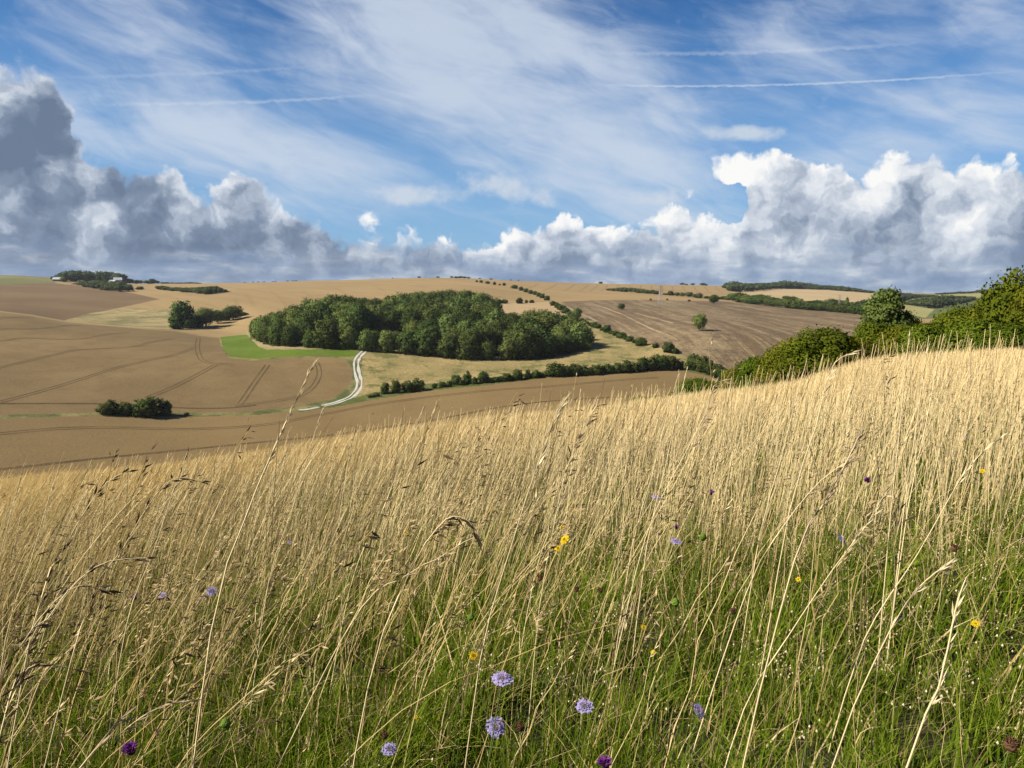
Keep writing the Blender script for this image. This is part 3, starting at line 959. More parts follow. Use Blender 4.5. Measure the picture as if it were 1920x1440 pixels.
def leaf_colour(dark, light, hue=0.03, val=0.35, rnd=0.5):
    def fn(t):
        a = t.attr('tone').outputs['Fac']
        oi = t.new('ShaderNodeObjectInfo').outputs['Random']
        f = t.add(t.mul(a, 1 - rnd*0.6), t.mul(oi, rnd*0.6))
        c = t.mix(f, dark, light)
        hs = t.new('ShaderNodeHueSaturation')
        t.put(hs.inputs['Hue'], t.add(0.5 - hue, t.mul(t.m('FRACT', t.mul(oi, 7.31)), hue*2)))
        t.put(hs.inputs['Value'], t.add(1 - val*0.5, t.mul(t.m('FRACT', t.mul(oi, 13.7)), val)))
        t.put(hs.inputs['Color'], t.mix(1.0, c, (0.80,)*3, 'MULTIPLY'))
        return hs.outputs[0]
    return fn


M_WOOD = leafy('woodland_leaves', leaf_colour((0.028, 0.05, 0.012), (0.16, 0.20, 0.052), 0.02, 0.85, 1.0), 0.12, 1)
M_HEDGE = leafy('hedge_leaves', leaf_colour((0.032, 0.052, 0.012), (0.10, 0.135, 0.03), 0.03, 0.4), 0.2, 1)
M_NEAR = leafy('hawthorn_leaves', leaf_colour((0.04, 0.064, 0.006), (0.175, 0.212, 0.018), 0.03, 0.35), 0.3, 1)
M_ELDER = leafy('whitebeam_leaves', leaf_colour((0.06, 0.085, 0.018), (0.18, 0.21, 0.05), 0.02, 0.2), 0.25, 1)
M_FAR = leafy('far_leaves', leaf_colour((0.042, 0.062, 0.026), (0.11, 0.135, 0.05), 0.025, 0.4), 0.15, 1)
M_YEW = leafy('yew_needles', leaf_colour((0.018, 0.03, 0.012), (0.035, 0.05, 0.018), 0.02, 0.2), 0.1, 1)
m_bark, t, b = material('bark', 0.95, 0.1)
t.put(b.inputs['Base Color'], t.mix(t.noise(t.objco(), 30, 4, 0.6), (0.06, 0.05, 0.038), (0.15, 0.13, 0.10)))

WOODC = [make_crown('woodland_crown', M_WOOD, 100+k, 'round', 70, 60, 0.027, 0.50 + 0.05*(k % 3), 0.02) for k in range(7)]
EDGEC = [make_crown('woodland_crown', M_WOOD, 150+k, 'bush', 64, 58, 0.028, 0.50, 0.0) for k in range(5)]
TRUNK = [make_trunk('trunk', m_bark, 50+k) for k in range(3)]
BTRUNK = [make_trunk('bush_stem', m_bark, 70+k, 'bush') for k in range(2)]
HEDGEC = [make_crown('hedge_crown', M_HEDGE, 200+k, 'bush', 30, 46, 0.045, 0.52, 0.0) for k in range(6)]
FARC = [make_crown('far_crown', M_FAR, 300+k, 'bush' if k % 2 else 'round', 26, 30, 0.055, 0.52, 0.02) for k in range(5)]
NEARC = [make_crown('near_crown', M_NEAR, 400+k, 'bush', 95, 190, 0.021, 0.55, 0.0) for k in range(5)]
ELDERC = make_crown('whitebeam_crown', M_ELDER, 431, 'tall', 90, 190, 0.021, 0.42, 0.0)
TALLC = [make_crown('tall_crown', M_WOOD, 441+k, 'tall', 44, 60, 0.032, 0.44, 0.0) for k in range(2)]
YEWC = make_crown('yew_crown', M_YEW, 450, 'round', 40, 70, 0.03, 0.42, 0.0)
print('crowns', time.time() - T0)


def plant(name, px, top, base=None, D=None, wpx=None, crown=None, trunk=None, label=None, cat='tree', group=None, dmin=240, dmax=2300, sink=0.02,
          single=False, ysc=None, hcap=None):
    """a tree or bush standing on the land at (px, base) or at distance D; its top is seen at `top`"""
    if D is None:
        x, y, z, D = locate(px, base, dmin, dmax)
    else:
        a, _ = ray(px, 600)
        x, y = D*math.sin(float(a)), D*math.cos(float(a))
        z = float(height(np.array([x]), np.array([y]))[0])
    a, tt = ray(px, top)
    H = float(tt)*D - z
    H = max(H, 0.6)
    if hcap: H = min(H, hcap)
    w = (wpx / F) * math.hypot(D, z) if wpx else H*0.9
    bb = crown.get('w') or 1.0
    sx = w / bb
    sy = sx * (ysc or random.uniform(0.85, 1.15))
    H /= crown.get('h') or 1.0
    rz = random.uniform(0, 2*PI) if abs(sy/sx - 1) < 0.3 else 0.0
    if single:
        o = link(name, crown, None, (x, y, z - sink*H))
        o.rotation_euler = (0, 0, rz); o.scale = (sx, sy, H)
        return tag(o, label, cat, group)
    o = empty(name, (x, y, z - sink*H), rz, (sx, sy, H))
    tag(o, label, cat, group)
    link('crown' if cat == 'tree' else 'foliage', crown, o)
    link('trunk' if cat == 'tree' else 'stem', trunk, o)
    return o


for me in WOODC + EDGEC + HEDGEC + FARC + NEARC + TALLC + [ELDERC, YEWC]:
    co = np.empty(len(me.vertices)*3, np.float32); me.vertices.foreach_get('co', co); co = co.reshape(-1, 3)
    me['w'] = float(np.percentile(np.hypot(co[:, 0], co[:, 1]), 97) * 2)
    me['h'] = float(np.percentile(co[:, 2], 99.3))

# --- the big wood
base_poly = [(476,624),(500,643),(560,650),(620,653),(660,654),(690,658),(720,660),(800,666),(860,672),(900,674),(960,673),(1010,669),(1050,664),(1085,655),(1096,643),
             (1060,626),(1000,618),(938,618),(925,592),(870,577),(800,579),(700,589),(640,592),(600,602),(575,613),(520,626)]
WP = np.array([locate(px, py, 300, 900)[:2] for px, py in base_poly])
SIL = np.array([(470,604),(500,592),(520,585),(560,570),(585,561),(600,556),(640,550),(670,552),(700,561),(720,560),(750,551),(800,546),(860,541),(905,547),(925,560),(938,588),
                (960,588),(1000,579),(1040,579),(1062,586),(1090,604),(1100,630)], float)
clear = np.array([locate(px, py, 300, 900)[:2] for px, py in [(700,621),(703,608),(752,606),(758,618)]])
pts = []
x0, y0 = WP.min(0); x1, y1 = WP.max(0)
for _ in range(9000):
    p = np.array([random.uniform(x0, x1), random.uniform(y0, y1)])
    if not inpoly(np.array([p[0]]), np.array([p[1]]), WP)[0]: continue
    if inpoly(np.array([p[0]]), np.array([p[1]]), clear)[0]: continue
    if all(np.hypot(*(p - q)) > 9.3 for q in pts): pts.append(p)
# a row along the edge of the wood
edge = catmull(WP[:15], 2.0)
s = np.concatenate([[0], np.cumsum(np.hypot(*np.diff(edge, axis=0).T))])
row = []
for d in np.arange(2, s[-1], 10.5):
    k = int(np.searchsorted(s, d)); row.append(edge[min(k, len(edge)-1)])
row = [q for q in row]
pts = [p for p in pts if all(np.hypot(*(p - q)) > 7.5 for q in row)]
allp = [(q, True) for q in row] + [(p, False) for p in pts]
nrow = 0
cent = 0
for p, is_row in allp:
    z = float(height(p[:1], p[1:])[0]); D = float(np.hypot(*p))
    px, py = (float(q) for q in project(p[0], p[1], z))
    H = random.uniform(12, 19)
    if is_row: H *= random.uniform(0.70, 1.0)
    _, tt = ray(px, np.interp(px, SIL[:, 0], SIL[:, 1]) + random.uniform(-2.5, 3))
    H = min(H, float(tt)*D - z)
    if 684 < px < 772 and py > 630:
        _, tt = ray(px, 617 + random.uniform(0, 5)); H = min(H, float(tt)*D - z)
    if H < 5: continue
    cr = random.choice(WOODC)
    w = max(min(H*random.uniform(0.76, 1.0), 15.5), 8.0)
    if is_row:
        cr = random.choice(EDGEC)
        w = min(H*random.uniform(0.95, 1.25), 17)*(0.7 if px < 600 else 1)
    o = empty('woodland_tree', (p[0], p[1], z - 0.3), random.uniform(0, 2*PI), (w/cr['w'], w/cr['w']*random.uniform(0.9, 1.1), H/cr['h']))
    if is_row:
        nrow += 1
        lab = ordinal(nrow) + ' tree from the left along the front edge of the big wood'
        tag(o, lab, 'tree', 'trees of the big wood')
    else:
        where = 'left part' if px < 680 else ('middle' if px < 860 else 'right part')
        deep = 'behind the front row in' if py > 615 else 'near the back of'
        tag(o, 'round-crowned green tree standing ' + deep + ' the ' + where + ' of the big wood', 'tree', 'trees of the big wood ' + deep + ' its ' + where)
    link('crown', cr, o); link('trunk', random.choice(TRUNK), o)
plant('yew_tree', 717, 588, 612, None, 28, YEWC, TRUNK[0], 'dark almost black conical tree standing in the small clearing of the big wood', 'tree', None, 300, 900)
print('wood', len(allp), time.time() - T0)

# --- trees standing alone
plant('field_tree', 1312, 587, 620, None, 26, WOODC[1], TRUNK[0], 'dark green oval tree alone in the middle of the brown ploughed field', 'tree', None, 300)
plant('field_tree', 1165, 568.5, 580.5, None, 16, WOODC[2], TRUNK[1], 'small flat-topped tree alone near the top left of the brown field', 'tree', None, 300)
plant('field_tree', 1338, 552.5, 569, None, 20, WOODC[4], TRUNK[2], 'round tree at the top edge of the brown field below a field hedge', 'tree', None, 300, 1000)
plant('field_tree', 1082, 577, 600, None, 20, WOODC[5], TRUNK[0], 'rounded tree leaning out of the diagonal hedge beside the big wood', 'tree', None, 300)

# --- copse at the left of the wood
g = 'trees of the small copse left of the wood'
for n, (px, tp, bs, w, cr, lab) in enumerate([
        (343, 564, 614, 46, TALLC[0], 'tallest pointed tree of the small copse left of the wood'),
        (331, 588, 617, 28, HEDGEC[0], 'low bushy tree at the left foot of the tallest copse tree'),
        (358, 592, 616, 24, HEDGEC[1], 'low dark tree at the right foot of the tallest copse tree'),
        (386, 577, 612, 38, WOODC[0], 'round dark tree in the middle of the small copse'),
        (372, 590, 613, 22, HEDGEC[2], 'small tree squeezed between the tallest and the middle copse tree'),
        (409, 581, 606, 28, WOODC[3], 'dark tree just right of the middle tree of the copse'),
        (437, 573, 600, 34, WOODC[6], 'round dark tree at the right end of the small copse'),
        (424, 584, 601, 16, HEDGEC[4], 'small tree left of the round tree at the right end of the copse'),
        (456, 585, 592, 18, HEDGEC[5], 'low shrub trailing off the right end of the small copse')]):
    plant('copse_tree', px, tp, bs, None, w, cr, TRUNK[n % 3], lab, 'tree', g, 300, 900)

# --- clump in the lower left field
g = 'bushes in the verge clump at lower left'
for n, (px, tp, bs, w, lab) in enumerate([
        (206, 750, 776, 40, 'wide dark bush at the left end of the verge clump between the lower fields'),
        (235, 754, 777, 30, 'second bush from the left in the verge clump between the lower fields'),
        (255, 757, 777, 24, 'lowest bush in the middle of the verge clump between the lower fields'),
        (279, 745, 779, 46, 'biggest and tallest bush of the verge clump between the lower fields'),
        (312, 751, 778, 20, 'narrow bush standing apart at the right end of the verge clump'),
        (350, 773, 779, 9, 'tiny bush lying right of the verge clump between the lower fields')]):
    plant('verge_bush', px, tp, bs, None, w, HEDGEC[n % 6], BTRUNK[n % 2], lab, 'bush', g, 240, 420)

# --- hedge along the top of the lower field, from the chalk track to the right
HL = [(722,716,738,20),(743,711,737,19),(764,713,735,22),(782,708,732,30),(815,718,728,11),(855,702,721,22),(877,695,719,18),(906,696,717,25),(930,706,716,16),(950,700,714,24),(971,692,712,21),
      (989,692,710,12),(1005,693,709,19),(1042,679,706,34),(1060,685,705,26),(1078,681,704,34),(1098,684,703,28),(1120,683,702,28),(1140,682,700,28),(1158,680,699,26),(1172,675,698,32),
      (1190,679,697,26),(1205,669,695,28),(1221,668,694,26),(1240,664,693,34),(1258,666,693,28),(1272,672,692,20),(1300,663,693,34),(1317,666,697,30),(1330,675,702,28),(1345,681,708,26),(1357,690,714,22)]
HL += [(q, np.interp(q, [690, 740, 800, 900, 1030], [744, 732, 723, 710, 700]) - random.uniform(1.5, 5), np.interp(q, [690, 740, 800, 900, 1030], [746, 737, 728.5, 719, 705]), 13) for q in (695, 706, 829, 842, 866, 890, 918, 940, 960, 998, 1014, 1024)]
HL.sort()
for n, (px, tp, bs, w) in enumerate(HL):
    if n == 0: lab = 'first bush beside the white chalk track in the hedge over the lower field'
    else: lab = ordinal(n+1) + ' bush from the chalk track in the hedge along the lower field'
    plant('hedge_bush', px, tp, bs, None, w, random.choice(HEDGEC), BTRUNK[n % 2], lab, 'bush', 'bushes of the hedge along the lower field', 240, 440, 0.04)

# --- hedge running up the slope to the skyline
HD = [(894,525,529,5),(902,525,530,8),(914,527,532,9),(927,528,534,7),(937,531.5,535,5),(945,530,535.5,7),(965,534,541,15),(977,537,545,10),(986,540,548,11),(995,543,551,11),(1003,545,553,11),
      (1010,548,556,11),(1017,550,559,11),(1025,554,563,14),(1037,564,573,14),(1046,567,577,15),(1054,571,582,15),(1062,577,588,15),(1069,583,594,14),(1090,596,602,10),(1102,602,608,8),(1114,603,613,13),(1123,607,616,12),(1139,609,623,18),
      (1154,620,629,15),(1166,622,634,19),(1181,629,640,16),(1203,632,648,24),(1229,642,652,13),(1254,640,661,22),(1266,652,663,14)]
HD += [(q, np.interp(q, [1046, 1072, 1100, 1190], [571, 593, 603, 638]) - 2, np.interp(q, [1046, 1072, 1100, 1190], [578, 600, 608, 643]), 12) for q in (1049, 1057, 1066, 1074, 1079, 1095, 1108, 1118, 1130, 1147, 1160, 1173, 1191)]
HD.sort()
for n, (px, tp, bs, w) in enumerate(HD):
    lab = ordinal(n+1) + ' bush down from the skyline in the hedge along the brown field'
    plant('slope_bush', px, tp, bs, None, w, random.choice(HEDGEC), BTRUNK[n % 2], lab, 'bush', 'bushes of the hedge beside the brown field', 300, 1900, 0.04)

# --- small trees at the edge of the pale strip behind the wood
for n, (px, tp, bs, w, lab) in enumerate([
        (937, 561, 569, 12, 'left bush of the touching pair beside the pale stubble strip'), (946, 561, 569, 14, 'right bush of the touching pair beside the pale stubble strip'),
        (974, 558, 569, 16, 'biggest round bush on the top edge of the pale stubble strip'), (987, 562, 568, 7, 'tiny bush right of the biggest bush by the pale stubble strip'),
        (997, 562, 568, 11, 'rightmost low bush on the top edge of the pale stubble strip')]):
    plant('strip_bush', px, tp, bs, None, w, HEDGEC[n], BTRUNK[n % 2], lab, 'bush', 'bushes by the pale stubble strip', 500, 1200)

# --- field hedges under the skyline at the right
k = 0
for px in np.arange(1142, 1236, 8.0):
    tp = np.interp(px, [1140, 1165, 1200, 1235], [541, 538.5, 540.5, 546]); bs = np.interp(px, [1140, 1235], [545, 552])
    k += 1
    plant('upland_bush', px, tp + random.uniform(-.6, .6), bs, None, 13, random.choice(FARC), None, ordinal(k) + ' bush from the left in the long hedge high on the right slope', 'bush', 'hedge bushes high on the slope', 800, 1700, single=True)
k = 0
for px, tp, bs, w in [(1247,549.5,553,11),(1258,545,554,15),(1269,548,555,12),(1280,548,556,14),(1292,547.5,557,14),(1302,551,558,10),(1311,549,559,16),(1324,555,560,12),(1333,556,561,10)]:
    k += 1
    plant('upland_bush', px, tp, bs, None, w, random.choice(FARC), None, ordinal(k) + ' bush from the left in the short hedge above the brown field', 'bush', 'hedge bushes above the brown field', 800, 1700, single=True)
for px, tp, bs, w, lab in [(1220,559.5,563.5,5,'tiny bush at the top edge of the brown field left of the pylon'), (1251,559.5,563.5,5,'tiny bush at the top edge of the brown field right of the pylon'),
                           (1292,561.5,565,7,'small low bush at the top edge of the brown field before the round tree')]:
    plant('upland_bush', px, tp, bs, None, w, random.choice(FARC), None, lab, 'bush', None, 600, 1100, single=True)

# --- small trees dotted along the skyline
SKY = [(462,3),(478,3),(487,4),(498,3),(514,3),(519,3),(542,4),(552,4),(558,4),(738,3),(787,7),(822,7),(848,8),(856,9),(864,10),(872,9),(879,7),(900,5),(921,6),(958,4),(972,4),(1125,9),(1277,10),(1285,6),(1297,9),(1315,11),(1322,6)]
for n, (px, w) in enumerate(SKY):
    a, _ = ray(px, 530)
    i = int((float(a)+PI)/(2*PI)*(len(AZT)-1)); D = float(ROWD[i, 8])*0.995
    x, y = D*math.sin(float(a)), D*math.cos(float(a)); z = float(height(np.array([x]), np.array([y]))[0])
    _, py = project(x, y, z)
    plant('skyline_tree', px, float(py) - max(w*0.42, 1.9), None, D, w, FARC[n % 5], None, ordinal(n+1) + ' of the tiny trees from the left dotted along the open skyline', 'tree', 'tiny trees on the skyline', single=True)


def band(name, tops, bases, step, w, label, group, dmin, dmax, rows=1, jit=1.0, crowns=FARC, cap=None):
    """trees filling a belt: tops and bases are outlines on the photo"""
    tp = np.array(tops, float); bs = np.array(bases, float)
    n = 0
    for r_ in range(rows):
        px = tp[0, 0] + random.uniform(0, step)
        while px < tp[-1, 0]:
            top = np.interp(px, tp[:, 0], tp[:, 1]); base = np.interp(px, bs[:, 0], bs[:, 1])
            f = r_ / max(rows, 1)
            b_ = base - f*(base-top)*0.55
            t_ = top + (1-(r_+1)/rows)*(base-top)*0.45 + random.uniform(-0.3, 1.0)*jit
            n += 1
            plant(name, px, min(t_, b_-1.5), b_, None, w*random.uniform(0.8, 1.25), random.choice(crowns), None, label, 'tree', group, dmin, dmax, single=True, hcap=cap)
            px += step*random.uniform(0.75, 1.25)


band('far_tree', [(108,517),(120,508),(150,506),(180,508),(205,509),(228,513),(240,521),(247,525)], [(108,527),(180,529),(247,530)], 9, 15,
     'dark tree in the flat-topped wood on the left skyline behind the barns', 'trees of the wood on the left skyline', 1200, 1750, 2)
band('far_tree', [(144,531),(150,527),(180,525),(215,527),(240,531),(250,536)], [(144,533),(165,539),(200,544),(225,547),(250,546)], 9, 15,
     'dark tree in the belt just below the wood on the left skyline', 'trees of the belt below the left skyline wood', 900, 1600, 2)
band('far_tree', [(100,518),(112,516),(122,519)], [(100,524),(122,529)], 7, 11, 'low dark tree left of the flat-topped wood on the left skyline', 'low trees left of the skyline wood', 1200, 1750)
band('far_tree', [(292,537),(300,534),(320,538),(360,539),(385,537),(410,536),(424,545)], [(288,541),(320,545),(360,549),(390,552),(424,547)], 7, 13,
     'dark tree in the long belt across the tan slope above the copse', 'trees of the belt above the copse', 850, 1450, 2)
band('far_tree', [(240,525),(250,524),(270,526),(285,524),(300,528),(330,529),(350,529),(378,530)], [(240,530),(300,531.5),(378,532)], 8, 10,
     'tiny dark tree in the thin line on the skyline right of the wood', 'thin line of skyline trees', 1100, 1650)
plant('far_tree', 285, 522.5, 532, None, 13, FARC[0], None, 'rounded tree rising over the thin skyline line right of the left wood', 'tree', None, 1100, 1650, single=True)
plant('far_tree', 262, 537, 543, None, 13, FARC[1], None, 'lone low bush on the tan slope right of the left skyline wood', 'bush', None, 850, 1650, single=True)
band('far_tree', [(1362,530),(1372,527),(1400,530),(1440,529.5),(1470,525),(1490,527),(1520,531),(1550,534.5),(1580,535),(1610,541),(1640,546)],
     [(1362,546),(1400,547),(1457,542),(1490,541),(1557,544),(1640,550)], 10, 17, 'tree of the long dark wood along the right skyline above the pale field', 'trees of the wood on the right skyline', 1300, 1950, 3)
band('far_tree', [(1352,556),(1365,554),(1380,546),(1396,550),(1410,553),(1427,551),(1445,556),(1460,558),(1483,553),(1500,560),(1510,565),(1530,562),(1545,563),(1562,558),(1575,563),(1600,566),(1625,560),(1650,556)],
     [(1352,561),(1400,569),(1490,579),(1600,588),(1650,594)], 9, 20, 'bushy tree in the hedgerow between the brown field and the pale field', 'trees of the right hedgerow', 600, 1400, 2, 1.5, HEDGEC + WOODC)
plant('far_tree', 1587, 557, 583, None, 10, TALLC[1], None, 'thin pointed tree sticking out of the hedgerow above the brown field', 'tree', None, 600, 1400, single=True)
band('far_tree', [(1640,548),(1655,542),(1668,541),(1690,547),(1710,550),(1750,553)], [(1640,566),(1680,569),(1712,560),(1755,555)], 8, 15,
     'tree in the dark rounded wood on the skyline behind the right scrub', 'trees of the rounded wood at right', 700, 2100, 2)
band('far_tree', [(1700,566),(1715,560),(1740,556),(1760,552),(1790,554),(1825,556)], [(1700,571),(1745,578),(1790,574),(1825,562)], 8, 16,
     'tree in the dark belt across the yellow-green hay field at right', 'trees of the belt in the hay field', 700, 1900, 2)
band('far_tree', [(1755,549.5),(1790,547),(1820,546),(1850,541),(1900,538)], [(1755,552),(1850,549),(1900,549)], 9, 13,
     'tiny tree of the dark line on the far right skyline', 'trees of the far right skyline', 1300, 2150)

# --- bushes on the brow, some 45 to 70 m away
NB = [(1160,62,756,26,'flat little bush at the left end of the bushes peeping over the grass brow'),
      (1203,61,741,40,'left dark bush of the low row peeping over the grass brow'),
      (1236,60,741,34,'second bush of the low row peeping over the grass brow'),
      (1266,60,736,34,'third bush of the low row peeping over the grass brow'),
      (1310,58,709,64,'rounded bright bush on the brow where the lower field ends'),
      (1345,55,712,40,'low bush joining the rounded brow bush to the big scrub'),
      (1382,53,688,56,'lowest bush at the left tip of the big scrub on the brow'),
      (1420,52,668,70,'dark sloping bush second from the left tip of the big scrub'),
      (1462,51,650,80,'dark bush left of the big bright hawthorn bush on the brow'),
      (1545,45,614,150,'big bright green hawthorn bush bulging over the grass brow'),
      (1500,48,636,90,'bush at the left shoulder of the big bright hawthorn bush'),
      (1604,46.5,632,80,'dark low bush at the right foot of the big bright hawthorn bush'),
      (1645,54,604,90,'dark bush in front of the pale tall whitebeam'),
      (1692,53,612,90,'olive bush right of the pale tall whitebeam'),
      (1738,52,606,96,'low dense bush in the middle of the right scrub'),
      (1790,54,592,100,'brownish green bush behind the middle of the right scrub'),
      (1835,50,600,110,'wide green bush before the tallest tree at the right edge'),
      (1800,60,572,90,'upper bush on the slope left of the tallest tree at right'),
      (1865,48.5,622,70,'low bright bush at the grass edge below the tallest tree'),
      (1905,48,606,90,'low spreading bush at the right edge of the picture'),
      (1862,57,548,90,'tall bush leaning on the left of the tallest tree at right'),
      (1705,60,586,60,'pale distant bush right behind the whitebeam'),
      (1965,51,575,130,'dark bush filling the lower right edge of the scrub')]
for n, (px, D, tp, w, lab) in enumerate(NB):
    plant('hawthorn_bush', px, tp, None, D, w, NEARC[n % 5], BTRUNK[n % 2], lab, 'bush', 'scrub bushes on the brow of the grass hill', sink=0.05)
plant('whitebeam_tree', 1660, 545, None, 59, 92, ELDERC, TRUNK[0], 'pale grey-green pointed tree rising from the scrub on the brow', 'tree', sink=0.03)
plant('hawthorn_tree', 1905, 514, None, 55, 110, NEARC[3], TRUNK[1], 'tallest bright green tree at the right edge of the picture', 'tree', sink=0.03)
plant('hawthorn_tree', 1975, 512, None, 53, 120, NEARC[1], TRUNK[2], 'tree half cut by the right edge beside the tallest tree', 'tree', sink=0.03)
print('trees', time.time() - T0)

# --- farm buildings by the left skyline wood
def box(x0, x1, y0, y1, z0, z1):
    v = [(x, y, z) for z in (z0, z1) for y in (y0, y1) for x in (x0, x1)]
    f = [(0, 2, 3, 1), (4, 5, 7, 6), (0, 1, 5, 4), (1, 3, 7, 5), (3, 2, 6, 7), (2, 0, 4, 6)]
    return np.array(v, float), np.array(f, np.int32)


m_roof, t, b = material('barn_roof', 0.5, 0.4)
t.put(b.inputs['Base Color'], t.mix(t.noise(t.objco(), 0.6, 4, 0.6), (0.26, 0.27, 0.28), (0.34, 0.35, 0.36)))
m_barn, t, b = material('barn_wall', 0.9, 0.1)
t.put(b.inputs['Base Color'], t.mix(t.noise(t.objco(), 0.6, 4, 0.6), (0.07, 0.065, 0.06), (0.11, 0.10, 0.09)))
m_pale, t, b = material('pale_wall', 0.9, 0.1)
t.put(b.inputs['Base Color'], t.mix(t.noise(t.objco(), 0.6, 4, 0.6), (0.28, 0.28, 0.26), (0.35, 0.34, 0.33)))


def barn(px, D, w, dep, hw, hr, wall, label, rot):
    a, _ = ray(px, 530); x, y = D*math.sin(float(a)), D*math.cos(float(a)); z = float(height(np.array([x]), np.array([y]))[0])
    o = empty('barn', (x, y, z - 0.5), rot); tag(o, label, 'barn')
    v, f = box(-w/2, w/2, -dep/2, dep/2, 0, hw)
    gv = np.array([(-w/2, -dep/2, hw), (-w/2, dep/2, hw), (-w/2, 0, hr-.1), (w/2, -dep/2, hw), (w/2, dep/2, hw), (w/2, 0, hr-.1)])
    me = np_mesh('wall', np.concatenate([v, gv]), [f, np.array([(8, 9, 10), (11, 13, 12)], np.int32)], False, [wall]); link('wall', me, o)
    e = 0.6
    rv = np.array([(-w/2-e, -dep/2-e, hw-.2), (w/2+e, -dep/2-e, hw-.2), (w/2+e, 0, hr), (-w/2-e, 0, hr), (-w/2-e, dep/2+e, hw-.2), (w/2+e, dep/2+e, hw-.2)])
    rv = np.concatenate([rv, rv + (0, 0, 0.25)])
    rf = np.array([(6, 7, 8, 9), (9, 8, 11, 10), (0, 3, 2, 1), (3, 4, 5, 2), (0, 1, 7, 6), (4, 10, 11, 5)], np.int32)
    link('roof', np_mesh('roof', rv, rf, False, [m_roof]), o)
    v, f = box(-w*0.12, w*0.12, -dep/2-0.08, -dep/2+0.1, 0, hw*0.8); link('door', np_mesh('door', v, f, False, [m_barn]), o)


barn(110, 1330, 13, 9, 3.4, 6.2, m_barn, 'small dark barn with a pale roof left of the skyline wood', 0.1)
barn(221, 1440, 12, 12, 6.5, 10.5, m_pale, 'pale barn with a light roof between the two dark left woods', 0.5)
barn(212, 1400, 10, 7, 4, 6.2, m_pale, 'low white shed in front of the pale barn by the left woods', -0.2)

# --- lattice pylons
m_steel, t, b = material('galvanised_steel', 0.5, 0.4)
b.inputs['Metallic'].default_value = 0.5
t.put(b.inputs['Base Color'], t.mix(t.noise(t.objco(), 2.0, 3, 0.6), (0.22, 0.23, 0.23), (0.3, 0.31, 0.31)))


def pylon(px, base, top, label, dmax):
    x, y, z, D = locate(px, base, 500, dmax)
    _, tt = ray(px, top); H = float(tt)*D - z
    o = empty('pylon', (x, y, z - 0.3), 0.35); tag(o, label, 'pylon')
    V, Fq, off = [], [], 0

    def bar(p, q, r_):
        nonlocal off
        v, f = tube([p, (np.array(p)+np.array(q))/2, q], [r_]*3, 4); V.append(v); Fq.append(f+off); off += len(v)
    hw = lambda s: 0.085*H*(1-s)**1.2 + 0.012*H
    lv = [0, .16, .3, .43, .55, .66, .76, .86, 1.0]
    cs = [(-1, -1), (1, -1), (1, 1), (-1, 1)]
    for s0, s1 in zip(lv[:-1], lv[1:]):
        for k in range(4):
            a0 = (cs[k][0]*hw(s0), cs[k][1]*hw(s0), s0*H); a1 = (cs[k][0]*hw(s1), cs[k][1]*hw(s1), s1*H)
            b0 = (cs[(k+1) % 4][0]*hw(s0), cs[(k+1) % 4][1]*hw(s0), s0*H); b1 = (cs[(k+1) % 4][0]*hw(s1), cs[(k+1) % 4][1]*hw(s1), s1*H)
            bar(a0, a1, 0.10); bar(a0, b1, 0.05); bar(b0, a1, 0.05)
    link('tower', np_mesh('tower', np.concatenate(V), np.concatenate(Fq), False, [m_steel]), o)
    for s0, L in ((.68, .15), (.80, .19), (.92, .13)):
        V, Fq, off = [], [], 0
        for d in (-1, 1):
            bar((0, 0, s0*H), (d*L*H, 0, s0*H), 0.07); bar((0, 0, (s0+.05)*H), (d*L*H, 0, s0*H), 0.05)
            bar((d*L*H, 0, s0*H), (d*L*H, 0, (s0-.05)*H), 0.07)
        link('cross_arm', np_mesh('cross_arm', np.concatenate(V), np.concatenate(Fq), False, [m_steel]), o)


pylon(1237, 572, 534, 'faint lattice pylon at the top of the brown field against the tan hedged slope', 1200)
pylon(1573, 582, 552, 'faint lattice pylon in the hedgerow before the pale field at right', 1400)
# ------------------------------------------------------------------ meadow grass
gr = np.random.default_rng(77)
STRAW = np.array([(0.60, 0.43, 0.185), (0.70, 0.555, 0.29), (0.47, 0.32, 0.13), (0.66, 0.51, 0.25)])


def attr_colour(t):
    return t.attr('col').outputs['Color']


M_DRY = leafy('dry_grass', attr_colour, 0.24, 1, (1.0, 0.92, 0.70))
M_GREEN = leafy('green_grass', attr_colour, 0.30, 1, (1.05, 1.1, 0.55))

